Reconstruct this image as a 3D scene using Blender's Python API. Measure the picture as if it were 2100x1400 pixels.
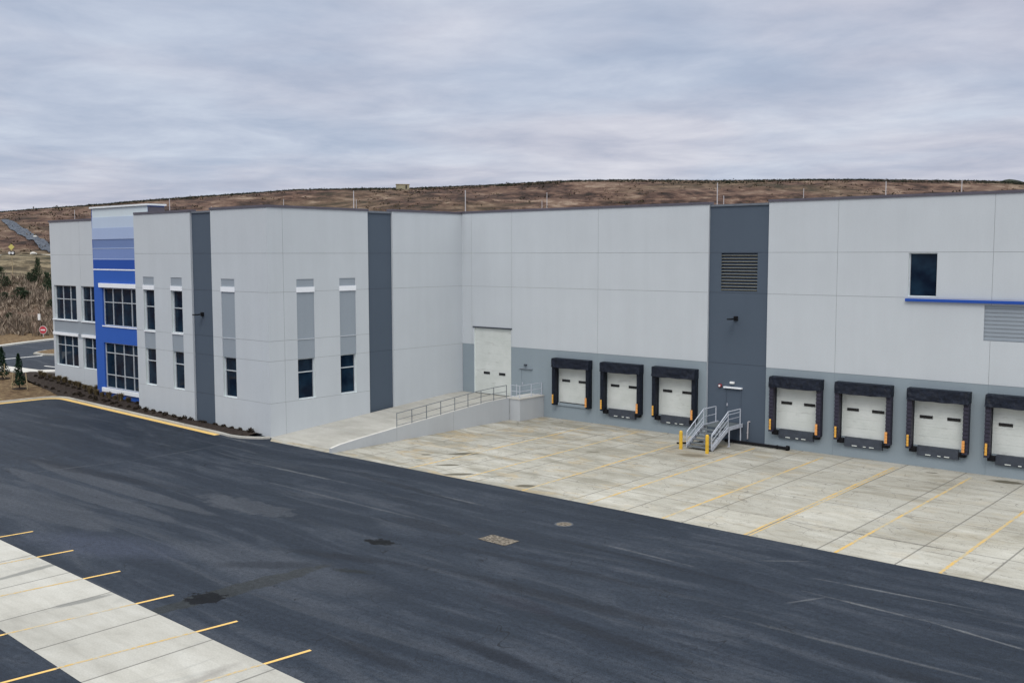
import bpy, math, random
from mathutils import Vector, noise
R_ = math.radians
random.seed(7)
for o in list(bpy.data.objects): bpy.data.objects.remove(o)
S = bpy.context.scene

# ------------------------------------------------------------------ camera
cam = bpy.data.objects.new("camera", bpy.data.cameras.new("camera"))
S.collection.objects.link(cam); S.camera = cam
cam.data.sensor_width = 36.0
cam.data.lens = 2090.9 / 2100 * 36.0
cam.data.clip_start = 0.5
cam.data.clip_end = 5000
cam.location = (51.78, -54.24, 11.2)
cam.rotation_euler = (math.pi / 2 - 0.08537, 0.0015, 0.71352)
S.render.resolution_x = 1024; S.render.resolution_y = 682

# ------------------------------------------------------------------ sky (overcast) and soft sun
W = bpy.data.worlds.new("World"); S.world = W; W.use_nodes = True
SUN_EL, SUN_AZ = 48.0, 150.0          # azimuth measured clockwise from +Y
nt = W.node_tree; N = nt.nodes; L = nt.links
for n in list(N): N.remove(n)
def wn(t, **k):
    n = N.new(t)
    for a, b in k.items(): setattr(n, a, b)
    return n
out = wn('ShaderNodeOutputWorld'); bg = wn('ShaderNodeBackground'); L.new(bg.outputs[0], out.inputs[0])
bg.inputs[1].default_value = 0.1
sky = wn('ShaderNodeTexSky'); sky.sky_type = 'NISHITA'; sky.sun_disc = False
sky.sun_elevation = R_(SUN_EL); sky.sun_rotation = R_(SUN_AZ); sky.air_density = 1.0; sky.dust_density = 3.0
geo = wn('ShaderNodeTexCoord')
sep = wn('ShaderNodeSeparateXYZ'); L.new(geo.outputs['Generated'], sep.inputs[0])
def wm(op, a, b=None, c=None):
    n = wn('ShaderNodeMath', operation=op)
    for i, v in enumerate((a, b, c)):
        if v is None: continue
        if isinstance(v, (int, float)): n.inputs[i].default_value = v
        else: L.new(v, n.inputs[i])
    return n.outputs[0]
zc = wm('MAXIMUM', sep.outputs[2], 0.0)
den = wm('ADD', zc, 0.075)
px = wm('DIVIDE', sep.outputs[0], den); py = wm('DIVIDE', sep.outputs[1], den)
cmb = wn('ShaderNodeCombineXYZ'); L.new(px, cmb.inputs[0]); L.new(py, cmb.inputs[1])
def wnoise(scale, detail, rough, dist=0.0, off=(0, 0, 0), vec=None):
    mp = wn('ShaderNodeMapping'); mp.inputs['Location'].default_value = off
    L.new(vec or cmb.outputs[0], mp.inputs[0])
    n = wn('ShaderNodeTexNoise'); n.inputs['Scale'].default_value = scale; n.inputs['Detail'].default_value = detail
    n.inputs['Roughness'].default_value = rough; n.inputs['Distortion'].default_value = dist
    L.new(mp.outputs[0], n.inputs['Vector']); return n
n1 = wnoise(1.35, 12, 0.60, 0.25, (3.1, 1.7, 0))
n2 = wnoise(0.33, 3, 0.5, 0.2, (9.2, -4.0, 2))
n3 = wnoise(0.5, 4, 0.5, 0.2, (-5.2, 7.0, 5))
def wramp(src, stops):
    r = wn('ShaderNodeValToRGB'); e = r.color_ramp.elements
    while len(e) < len(stops): e.new(0.5)
    for i, (p, c) in enumerate(stops):
        e[i].position = p; e[i].color = (*c, 1)
    L.new(src, r.inputs[0]); return r.outputs[0]
mixf = wm('ADD', wm('MULTIPLY', n1.outputs[0], 0.62), wm('MULTIPLY', n2.outputs[0], 0.42))
ccol = wramp(mixf, [(0.36, (0.39, 0.445, 0.575)), (0.46, (0.455, 0.51, 0.635)), (0.54, (0.53, 0.575, 0.69)), (0.70, (0.69, 0.73, 0.82))])
warm = wramp(n3.outputs[0], [(0.42, (0.97, 1.0, 1.02)), (0.62, (1.04, 0.99, 0.975))])
mul = wn('ShaderNodeMix', data_type='RGBA', blend_type='MULTIPLY'); mul.inputs[0].default_value = 1.0
L.new(ccol, mul.inputs[6]); L.new(warm, mul.inputs[7])
# a real overcast sky brightens towards the zenith
elev = wn('ShaderNodeMapRange'); elev.interpolation_type = 'SMOOTHSTEP'
L.new(sep.outputs[2], elev.inputs[0])
elev.inputs[1].default_value = 0.22; elev.inputs[2].default_value = 0.9; elev.inputs[3].default_value = 10.0; elev.inputs[4].default_value = 27.5
# and the thinner cloud overhead is neutral white
zn = wn('ShaderNodeMapRange'); L.new(sep.outputs[2], zn.inputs[0]); zn.inputs[1].default_value = 0.22; zn.inputs[2].default_value = 0.6; zn.inputs[3].default_value = 0.0; zn.inputs[4].default_value = 0.92
mz = wn('ShaderNodeMix', data_type='RGBA'); L.new(zn.outputs[0], mz.inputs[0]); L.new(mul.outputs[2], mz.inputs[6]); mz.inputs[7].default_value = (0.625, 0.645, 0.64, 1)
vs = wn('ShaderNodeVectorMath', operation='SCALE'); L.new(mz.outputs[2], vs.inputs[0]); L.new(elev.outputs[0], vs.inputs[3])
mx = wn('ShaderNodeMix', data_type='RGBA'); mx.inputs[0].default_value = 0.94
L.new(sky.outputs[0], mx.inputs[6]); L.new(vs.outputs[0], mx.inputs[7]); L.new(mx.outputs[2], bg.inputs[0])

sd = bpy.data.lights.new("sun", 'SUN'); sd.energy = 0.9; sd.angle = R_(25); sd.color = (1.0, 0.95, 0.9)
so = bpy.data.objects.new("sun", sd); S.collection.objects.link(so)
az = R_(SUN_AZ); el = R_(SUN_EL)
dirv = Vector((math.sin(az) * math.cos(el), math.cos(az) * math.cos(el), math.sin(el)))
so.rotation_euler = dirv.to_track_quat('Z', 'Y').to_euler(); so.location = (60, -60, 60)

S.render.engine = 'CYCLES'
S.view_settings.view_transform = 'Standard'; S.view_settings.look = 'None'
S.view_settings.exposure = 0.0; S.view_settings.gamma = 1.0

# ------------------------------------------------------------------ helpers
C = S.collection
def tag(o, label=None, cat=None, group=None, kind=None):
    if label: o['label'] = label
    if cat: o['category'] = cat
    if group: o['group'] = group
    if kind: o['kind'] = kind
    return o
def empty(name, loc=(0, 0, 0), rz=0.0):
    o = bpy.data.objects.new(name, None); C.objects.link(o); o.location = loc; o.rotation_euler = (0, 0, rz)
    o.empty_display_size = 0.3; return o
class MB:
    def __init__(s): s.v = []; s.f = []; s.m = []; s.smooth = False
    def face(s, pts, mi=0):
        i = len(s.v); s.v += [tuple(p) for p in pts]; s.f.append(tuple(range(i, i + len(pts)))); s.m.append(mi)
    def box(s, x0, x1, y0, y1, z0, z1, mi=0):
        i = len(s.v)
        s.v += [(x0, y0, z0), (x1, y0, z0), (x1, y1, z0), (x0, y1, z0), (x0, y0, z1), (x1, y0, z1), (x1, y1, z1), (x0, y1, z1)]
        for q in ((0, 3, 2, 1), (4, 5, 6, 7), (0, 1, 5, 4), (1, 2, 6, 5), (2, 3, 7, 6), (3, 0, 4, 7)):
            s.f.append(tuple(i + k for k in q)); s.m.append(mi)
    def tube(s, p, q, r, n=8, mi=0, r2=None, cap=True):
        p = Vector(p); q = Vector(q); d = (q - p).normalized()
        a = d.cross(Vector((0, 0, 1)))
        if a.length < 1e-4: a = Vector((1, 0, 0))
        a.normalize(); b = d.cross(a); r2 = r if r2 is None else r2; i = len(s.v)
        for k in range(n):
            t = 2 * math.pi * k / n; u = a * math.cos(t) + b * math.sin(t)
            s.v.append(tuple(p + u * r)); s.v.append(tuple(q + u * r2))
        for k in range(n):
            j = (k + 1) % n
            s.f.append((i + 2 * k, i + 2 * j, i + 2 * j + 1, i + 2 * k + 1)); s.m.append(mi)
        if cap:
            s.f.append(tuple(i + 2 * k for k in range(n))[::-1]); s.m.append(mi)
            s.f.append(tuple(i + 2 * k + 1 for k in range(n))); s.m.append(mi)
    def path(s, pts, r, n=8, mi=0):
        for a, b in zip(pts, pts[1:]): s.tube(a, b, r, n, mi)
    def bar(s, p, q, w, h, mi=0):
        # rectangular bar from p to q, w wide (horizontal), h high
        p = Vector(p); q = Vector(q); d = (q - p).normalized()
        a = d.cross(Vector((0, 0, 1)))
        if a.length < 1e-4: a = Vector((1, 0, 0))
        a.normalize(); b = a.cross(d); i = len(s.v)
        for e in (p, q):
            for (sa, sb) in ((-1, -1), (1, -1), (1, 1), (-1, 1)): s.v.append(tuple(e + a * sa * w / 2 + b * sb * h / 2))
        for f in ((0, 1, 2, 3), (7, 6, 5, 4), (0, 4, 5, 1), (1, 5, 6, 2), (2, 6, 7, 3), (3, 7, 4, 0)):
            s.f.append(tuple(i + k for k in f)); s.m.append(mi)
    def prism(s, poly, z0, z1, mi=0):
        n = len(poly); i = len(s.v)
        s.v += [(x, y, z0) for x, y in poly] + [(x, y, z1) for x, y in poly]
        s.f.append(tuple(i + k for k in range(n))[::-1]); s.m.append(mi)
        s.f.append(tuple(i + n + k for k in range(n))); s.m.append(mi)
        for k in range(n):
            j = (k + 1) % n; s.f.append((i + k, i + j, i + n + j, i + n + k)); s.m.append(mi)
    def build(s, name, mats, parent=None, bevel=0.0, smooth=False):
        me = bpy.data.meshes.new(name); me.from_pydata(s.v, [], s.f); me.update()
        if not isinstance(mats, (list, tuple)): mats = [mats]
        for m in mats: me.materials.append(m)
        me.polygons.foreach_set('material_index', s.m)
        if smooth: me.polygons.foreach_set('use_smooth', [True] * len(me.polygons))
        o = bpy.data.objects.new(name, me); C.objects.link(o)
        if parent: o.parent = parent
        if bevel:
            b = o.modifiers.new('bevel', 'BEVEL'); b.width = bevel; b.segments = 2; b.limit_method = 'ANGLE'
        return o

# ------------------------------------------------------------------ materials
class Mat:
    def __init__(s, name, rough=0.8, spec=0.5, metal=0.0):
        s.m = bpy.data.materials.new(name); s.m.use_nodes = True; s.t = s.m.node_tree
        s.b = s.t.nodes['Principled BSDF']; s.b.inputs['Roughness'].default_value = rough
        s.b.inputs['Metallic'].default_value = metal; s.b.inputs['Specular IOR Level'].default_value = spec
        s.tc = s.t.nodes.new('ShaderNodeTexCoord'); s.obj = s.tc.outputs['Object']
        g = s.t.nodes.new('ShaderNodeNewGeometry'); s.pos = g.outputs['Position']; s.rnd = g.outputs['Random Per Island']
    def link(s, a, b): s.t.links.new(a, b)
    def map(s, vec, scale=(1, 1, 1), loc=(0, 0, 0), rot=(0, 0, 0)):
        n = s.t.nodes.new('ShaderNodeMapping'); n.inputs['Scale'].default_value = scale
        n.inputs['Location'].default_value = loc; n.inputs['Rotation'].default_value = rot
        s.link(vec, n.inputs[0]); return n.outputs[0]
    def noise(s, vec, scale, detail=4, rough=0.5, dist=0.0):
        n = s.t.nodes.new('ShaderNodeTexNoise'); n.inputs['Scale'].default_value = scale
        n.inputs['Detail'].default_value = detail; n.inputs['Roughness'].default_value = rough
        n.inputs['Distortion'].default_value = dist; s.link(vec, n.inputs['Vector']); return n.outputs[0]
    def ramp(s, src, stops, interp='LINEAR'):
        r = s.t.nodes.new('ShaderNodeValToRGB'); e = r.color_ramp.elements; r.color_ramp.interpolation = interp
        while len(e) < len(stops): e.new(0.5)
        for i, (p, c) in enumerate(stops):
            e[i].position = p; e[i].color = (*c, 1) if isinstance(c, tuple) else (c, c, c, 1)
        s.link(src, r.inputs[0]); return r.outputs[0]
    def math(s, op, a, b=None, c=None, clamp=False):
        n = s.t.nodes.new('ShaderNodeMath'); n.operation = op; n.use_clamp = clamp
        for i, v in enumerate((a, b, c)):
            if v is None: continue
            if isinstance(v, (int, float)): n.inputs[i].default_value = v
            else: s.link(v, n.inputs[i])
        return n.outputs[0]
    def mix(s, f, a, b, blend='MIX'):
        n = s.t.nodes.new('ShaderNodeMix'); n.data_type = 'RGBA'; n.blend_type = blend
        for i, v in ((0, f), (6, a), (7, b)):
            if isinstance(v, (int, float)): n.inputs[i].default_value = v if i == 0 else (v, v, v, 1)
            elif isinstance(v, tuple): n.inputs[i].default_value = (*v, 1)
            else: s.link(v, n.inputs[i])
        return n.outputs[2]
    def xyz(s, vec):
        n = s.t.nodes.new('ShaderNodeSeparateXYZ'); s.link(vec, n.inputs[0]); return n.outputs
    def color(s, c):
        if isinstance(c, tuple): s.b.inputs['Base Color'].default_value = (*c, 1)
        else: s.link(c, s.b.inputs['Base Color'])
    def rough(s, r): s.link(r, s.b.inputs['Roughness'])
    def bump(s, h, strength=0.3, dist=0.02):
        n = s.t.nodes.new('ShaderNodeBump'); n.inputs['Strength'].default_value = strength; n.inputs['Distance'].default_value = dist
        s.link(h, n.inputs['Height']); s.link(n.outputs[0], s.b.inputs['Normal'])
    def blob(s, x, y, rx, ry, rot=0.0, soft=0.35, wob=0.35, wscale=1.2):
        """mask (0..1) of an uneven ellipse lying at x, y on the ground"""
        v = s.map(s.pos, loc=(0, 0, 0))
        sb = s.t.nodes.new('ShaderNodeVectorMath'); sb.operation = 'SUBTRACT'; sb.inputs[1].default_value = (x, y, 0); s.link(s.pos, sb.inputs[0])
        v = s.map(sb.outputs[0], rot=(0, 0, -rot)); v = s.map(v, scale=(1 / rx, 1 / ry, 0))
        ln = s.t.nodes.new('ShaderNodeVectorMath'); ln.operation = 'LENGTH'; s.link(v, ln.inputs[0])
        nz = s.noise(s.pos, wscale, 4, 0.6)
        d = s.math('ADD', ln.outputs['Value'], s.math('MULTIPLY', s.math('SUBTRACT', nz, 0.5), wob * 2))
        mr = s.t.nodes.new('ShaderNodeMapRange'); s.link(d, mr.inputs[0]); mr.inputs[1].default_value = 1 - soft; mr.inputs[2].default_value = 1.0
        mr.inputs[3].default_value = 1.0; mr.inputs[4].default_value = 0.0; return mr.outputs[0]

def wall_paint(name, c, var=0.06, streak=0.05):
    m = Mat(name, 0.75, 0.3)
    a = m.noise(m.pos, 0.35, 5, 0.6); b = m.noise(m.map(m.pos, scale=(1.2, 1.2, 0.12)), 1.0, 5, 0.6)
    f = m.noise(m.pos, 14, 2, 0.5)
    v = m.math('ADD', m.math('MULTIPLY', m.math('SUBTRACT', a, 0.5), var * 2), m.math('MULTIPLY', m.math('SUBTRACT', b, 0.5), streak * 2))
    v = m.math('ADD', v, m.math('MULTIPLY', m.math('SUBTRACT', f, 0.5), 0.10))
    v = m.math('ADD', v, 1.0)
    cc = m.t.nodes.new('ShaderNodeCombineXYZ')
    for i in range(3): m.link(v, cc.inputs[i])
    m.color(m.mix(1.0, c, cc.outputs[0], 'MULTIPLY')); m.bump(m.noise(m.pos, 30, 2, 0.5), 0.25, 0.01)
    return m.m
def plain(name, c, rough=0.6, spec=0.4, metal=0.0, var=0.12, sc=3.0):
    m = Mat(name, rough, spec, metal)
    n = m.noise(m.pos, sc, 4, 0.6)
    lo = tuple(x * (1 - var) for x in c); hi = tuple(min(1, x * (1 + var)) for x in c)
    m.color(m.ramp(n, [(0.3, lo), (0.7, hi)])); return m.m

M = {}
M['wall'] = wall_paint('light_grey_paint', (0.545, 0.578, 0.610), 0.06, 0.055)
M['dark'] = wall_paint('charcoal_paint', (0.080, 0.105, 0.141), 0.05, 0.04)
M['band'] = wall_paint('mid_grey_paint', (0.270, 0.322, 0.360))
M['inset'] = wall_paint('inset_grey_paint', (0.30, 0.34, 0.385))
M['white'] = wall_paint('white_paint', (0.80, 0.83, 0.86), 0.03, 0.03)
M['joint'] = plain('joint_sealant', (0.34, 0.36, 0.37))
M['djoint'] = plain('dark_joint_sealant', (0.04, 0.05, 0.07))
M['reveal'] = wall_paint('window_reveal_paint', (0.74, 0.80, 0.80), 0.03, 0.03)
M['blue'] = wall_paint('blue_paint', (0.028, 0.110, 0.46), 0.05, 0.04)
M['blue2'] = wall_paint('deep_blue_paint', (0.018, 0.078, 0.38), 0.05, 0.04)
M['bl1'] = wall_paint('pale_blue_paint', (0.63, 0.71, 0.76), 0.03, 0.03)
M['bl2'] = wall_paint('light_blue_paint', (0.50, 0.59, 0.73), 0.03, 0.03)
M['bl3'] = wall_paint('lavender_blue_paint', (0.38, 0.47, 0.68), 0.03, 0.03)
M['bl4'] = wall_paint('slate_blue_paint', (0.16, 0.23, 0.44), 0.03, 0.03)
M['bl5'] = wall_paint('soft_blue_paint', (0.19, 0.27, 0.53), 0.03, 0.03)
M['coping'] = plain('bronze_coping', (0.12, 0.11, 0.135), 0.45, 0.5, 0.3)
M['dcoping'] = plain('grey_coping', (0.17, 0.19, 0.22), 0.45, 0.5, 0.3)
M['roof'] = plain('roof_membrane', (0.35, 0.35, 0.35), 0.9)
M['mull'] = plain('window_mullion', (0.56, 0.60, 0.64), 0.4, 0.5)
M['sill'] = wall_paint('white_trim', (0.86, 0.88, 0.92), 0.02, 0.02)
g = Mat('dark_window_glass', 0.04, 0.14)
g.color(g.ramp(g.noise(g.pos, 0.9, 3, 0.6), [(0.35, (0.004, 0.010, 0.024)), (0.7, (0.012, 0.032, 0.058))]))
g.bump(g.noise(g.pos, 0.7, 2, 0.5), 0.04, 0.1); M['glass'] = g.m
dw = Mat('white_door_enamel', 0.5, 0.4)
dn = dw.noise(dw.pos, 0.9, 4, 0.6); dsc = dw.noise(dw.map(dw.pos, scale=(0.9, 1, 4.5)), 1.0, 5, 0.7, 0.6)
dw.color(dw.mix(dw.math('MULTIPLY', dw.ramp(dsc, [(0.58, 0.0), (0.66, 1.0)]), 0.30), dw.ramp(dn, [(0.35, (0.61, 0.64, 0.61)), (0.65, (0.69, 0.715, 0.69))]), (0.34, 0.34, 0.32))); M['doorw'] = dw.m
M['black'] = plain('black_rubber', (0.006, 0.006, 0.008), 0.6, 0.2)
m = Mat('black_vinyl_fabric', 0.5, 0.25)
m.color(m.ramp(m.noise(m.pos, 5, 5, 0.65), [(0.35, (0.004, 0.006, 0.012)), (0.58, (0.009, 0.013, 0.025)), (0.75, (0.020, 0.026, 0.045))]))
m.bump(m.noise(m.pos, 4, 4, 0.6), 0.8, 0.06); M['vinyl'] = m.m
M['pleat'] = plain('armoured_pleat', (0.014, 0.011, 0.028), 0.5, 0.5, 0.0, 0.5, 9)
M['slot'] = plain('door_window_slot', (0.006, 0.006, 0.008), 0.15, 0.5)
M['lev'] = plain('dock_plate_steel', (0.052, 0.062, 0.082), 0.55, 0.5, 0.2, 0.2, 4)
M['yellow'] = plain('bollard_yellow', (0.72, 0.44, 0.035), 0.45, 0.5, 0.0, 0.14, 5)
M['orange'] = plain('guard_yellow_orange', (0.80, 0.42, 0.07), 0.5, 0.5, 0.0, 0.25, 8)
M['orange2'] = plain('guard_red_orange', (0.80, 0.36, 0.10), 0.5, 0.5, 0.0, 0.25, 8)
M['steel'] = plain('galvanized_steel', (0.52, 0.55, 0.62), 0.5, 0.5, 0.1, 0.15, 6)
M['rail'] = plain('grey_railing', (0.20, 0.22, 0.24), 0.5, 0.5, 0.4, 0.15, 6)
M['tread'] = plain('grating_steel', (0.15, 0.17, 0.18), 0.6, 0.5, 0.3, 0.25, 12)
M['red'] = plain('red_enamel', (0.26, 0.03, 0.04), 0.4)
M['signred'] = plain('sign_red', (0.50, 0.05, 0.07), 0.4, 0.5, 0, 0.04)
M['signwhite'] = plain('sign_white', (0.82, 0.82, 0.82), 0.4, 0.5, 0, 0.03)
M['signyellow'] = plain('sign_yellow', (0.62, 0.55, 0.16), 0.5, 0.5, 0, 0.1)
M['wood'] = plain('pale_wood', (0.42, 0.33, 0.20), 0.8, 0.3, 0, 0.2, 5)
M['bark'] = plain('bark', (0.06, 0.045, 0.032), 0.9, 0.2, 0, 0.3, 8)
M['tan'] = plain('tan_siding', (0.34, 0.31, 0.21), 0.8, 0.3, 0, 0.12, 1)
M['dbrown'] = plain('dark_opening', (0.05, 0.045, 0.035), 0.8)
M['gravel'] = plain('pale_concrete', (0.58, 0.56, 0.52), 0.85, 0.3, 0, 0.1, 1.5)
M['mast'] = plain('white_mast_paint', (0.50, 0.47, 0.48), 0.5)

def foliage(name, stops):
    m = Mat(name, 0.85, 0.2)
    m.color(m.ramp(m.rnd, stops)); return m.m
M['cedar'] = foliage('cedar_foliage', [(0.0, (0.012, 0.022, 0.014)), (0.5, (0.022, 0.042, 0.022)), (1.0, (0.05, 0.075, 0.035))])
M['sapling'] = foliage('sapling_foliage', [(0.0, (0.006, 0.018, 0.010)), (0.6, (0.014, 0.040, 0.020)), (1.0, (0.035, 0.075, 0.04))])
M['dryshrub'] = foliage('dry_grass_blades', [(0.0, (0.05, 0.038, 0.022)), (0.5, (0.15, 0.115, 0.06)), (1.0, (0.32, 0.25, 0.14))])
M['dkshrub'] = foliage('dark_shrub_leaves', [(0.0, (0.012, 0.010, 0.009)), (0.6, (0.040, 0.030, 0.022)), (1.0, (0.09, 0.068, 0.045))])
M['brush'] = foliage('bare_brush_twigs', [(0.0, (0.07, 0.055, 0.043)), (0.5, (0.20, 0.155, 0.12)), (1.0, (0.42, 0.34, 0.265))])
M['scrub'] = foliage('hill_scrub', [(0.0, (0.014, 0.014, 0.009)), (0.5, (0.045, 0.032, 0.020)), (0.8, (0.10, 0.07, 0.042)), (1.0, (0.17, 0.14, 0.09))])
M['crest'] = foliage('crest_scrub', [(0.0, (0.008, 0.012, 0.008)), (1.0, (0.03, 0.038, 0.022))])

# asphalt
a = Mat('asphalt', 0.6, 0.12)
bx = a.t.nodes.new('ShaderNodeCombineXYZ'); a.link(a.math('MULTIPLY', a.math('SUBTRACT', a.noise(a.map(a.pos, scale=(0.05, 0.09, 1)), 1.0, 2, 0.5), 0.5), 3.0), bx.inputs[1])
bv = a.t.nodes.new('ShaderNodeVectorMath'); bv.operation = 'ADD'; a.link(a.pos, bv.inputs[0]); a.link(bx.outputs[0], bv.inputs[1]); bent = bv.outputs[0]
lane = a.map(bent, scale=(0.05, 0.55, 1), rot=(0, 0, 0.02))
lane2 = a.map(bent, scale=(0.13, 1.6, 1), rot=(0, 0, 0.015))
s1 = a.noise(lane, 1.0, 6, 0.62, 0.6); s2 = a.noise(lane2, 1.0, 6, 0.65, 0.3)
big = a.noise(a.pos, 0.07, 4, 0.55, 0.5); fine = a.noise(a.pos, 25, 3, 0.7); med = a.noise(a.pos, 0.9, 6, 0.65, 0.4)
mot = a.noise(a.map(bent, scale=(0.30, 0.62, 1), loc=(2, 8, 0)), 1.0, 7, 0.62, 0.8)
v = a.math('ADD', a.math('MULTIPLY', s1, 0.30), a.math('MULTIPLY', s2, 0.18))
v = a.math('ADD', v, a.math('MULTIPLY', mot, 0.22))
v = a.math('ADD', v, a.math('MULTIPLY', big, 0.18)); v = a.math('ADD', v, a.math('MULTIPLY', med, 0.12))
s3 = a.noise(a.map(bent, scale=(0.09, 0.8, 1), loc=(7, 3, 0)), 1.0, 5, 0.55, 1.2)
col = a.ramp(v, [(0.41, (0.011, 0.017, 0.028)), (0.47, (0.019, 0.026, 0.039)), (0.51, (0.026, 0.034, 0.049)), (0.57, (0.044, 0.052, 0.068))])
def lay(mask, c, amt):
    global col
    col = a.mix(a.math('MULTIPLY', mask, amt), col, c)
def seam(p, q, w, c, amt, soft=.6, wob=.8):
    dx, dy = q[0] - p[0], q[1] - p[1]; l = math.hypot(dx, dy)
    lay(a.blob((p[0] + q[0]) / 2, (p[1] + q[1]) / 2, l / 2, w, math.atan2(dy, dx), soft, wob, 1.0), c, amt)
pale = (0.076, 0.082, 0.096); drk = (0.011, 0.014, 0.021)
lay(a.ramp(s3, [(0.50, 0.0), (0.60, 1.0)]), (0.014, 0.020, 0.032), 0.6)
lay(a.ramp(s3, [(0.36, 1.0), (0.44, 0.0)]), (0.052, 0.059, 0.074), 0.5)
lay(a.blob(5.5, -31.7, 8.6, 0.75, 0.0, 0.12, 0.2, 0.5), pale, 0.36)
lay(a.blob(5.0, -30.0, 9.2, 0.62, 0.0, 0.12, 0.2, 0.5), pale, 0.40)
lay(a.blob(4.0, -34.3, 9.2, 1.4, 0.03, 0.12, 0.2, 0.4), pale, 0.32)
lay(a.blob(13.4, -28.1, 3.2, 1.0, 0.05, 0.2, 0.9, 1.6), pale, 0.38)
lay(a.blob(14.5, -35.4, 4.5, 1.6, 0.3, 0.6, 0.4, 0.4), (0.052, 0.062, 0.095), 0.5)
lay(a.blob(21.9, -32.6, 6.0, 1.6, 0.1, 0.4, 0.5, 0.4), (0.060, 0.068, 0.085), 0.45)
for p, q, w, am in [((19.5, -31.4), (26.5, -29.0), .45, .6), ((26.0, -29.0), (37, -28.4), .5, .65), ((19.4, -34.2), (23.6, -31.1), .55, .5), ((30.4, -33.3), (36, -33.8), .35, .65), ((35, -33.6), (42, -33.9), .5, .55),
                    ((-6.9, -30.2), (9.6, -28.3), .6, .55), ((30.9, -30.1), (39, -30.6), .4, .6), ((10.5, -20.3), (22.6, -21.7), .3, .5), ((23, -26.8), (36, -25.6), .3, .5), ((28, -35.6), (33, -35.9), .4, .55), ((24, -23.2), (40, -23.6), .22, .45), ((40, -27.6), (50, -27.0), .5, .6)]:
    seam(p, q, w, drk, am, .5, .5)
seam((-1.2, -32.8), (0.1, -26.0), .10, pale, .5); seam((0.1, -27.0), (-.1, -19.9), .08, pale, .65)
for p, q, w, am in [((3.5, -22.4), (15.2, -22.2), .14, .6), ((17.9, -21.06), (22.0, -21.2), .12, .5), ((-3.4, -18.95), (3.2, -19.0), .16, .45), ((37.6, -22.8), (41.5, -23.0), .10, .8), ((41.2, -22.9), (45, -23.6), .10, .8), ((36.9, -21.3), (42.5, -20.9), .09, .7), ((37.5, -24.25), (38.3, -22.8), .09, .7), ((34.5, -20.8), (36.2, -19.5), .07, .5),
                    ((36.5, -26.6), (46, -26.4), .12, .4), ((8, -24.6), (24, -24.7), .10, .35), ((28, -22.6), (34, -22.9), .10, .4)]:
    seam(p, q, w, (0.12, 0.125, 0.135), am, .7, 1.0)
wet1 = a.blob(22.9, -34.9, 3.7, 0.55, 1.53, 0.15, 0.5, 1.2)
oil1 = a.blob(22.85, -36.2, 0.60, 0.62, 0.3, 0.08, 1.3, 2.2)
oil2 = a.blob(22.3, -28.1, 0.72, 0.40, 0.2, 0.3, 1.3, 2.2)
oil3 = a.blob(24.3, -31.2, 0.9, 0.3, 0.4, 0.6, 0.5, 1.5)
lay(wet1, (0.026, 0.028, 0.026), 0.6); lay(oil1, (0.0015, 0.0025, 0.005), 1.0); lay(oil2, (0.002, 0.003, 0.005), 1.0); lay(oil3, (0.014, 0.016, 0.016), 0.7)
lay(a.blob(31.1, -29.9, 1.5, 0.5, 0.0, 0.15, 0.3, 0.8), (0.022, 0.021, 0.030), 0.3)
lay(a.blob(22.0, -25.2, 2.0, 0.55, 0.0, 0.12, 0.25, 0.8), (0.016, 0.020, 0.029), 0.6)
grain = a.noise(a.pos, 6, 6, 0.85); fm = a.ramp(a.math('MULTIPLY', a.math('ADD', fine, grain), 0.5), [(0.38, 0.45), (0.62, 1.6)])
a.color(a.mix(1.0, col, fm, 'MULTIPLY'))
crk = a.noise(a.pos, 0.22, 3, 0.5, 0.8); lay(a.math('LESS_THAN', a.math('ABSOLUTE', a.math('SUBTRACT', crk, 0.5)), 0.0012), (0.006, 0.007, 0.009), 0.55); a.color(a.mix(1.0, col, fm, 'MULTIPLY'))
a.rough(a.ramp(v, [(0.4, 0.50), (0.6, 0.78)])); a.bump(fine, 0.35, 0.012); M['asphalt'] = a.m

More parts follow.
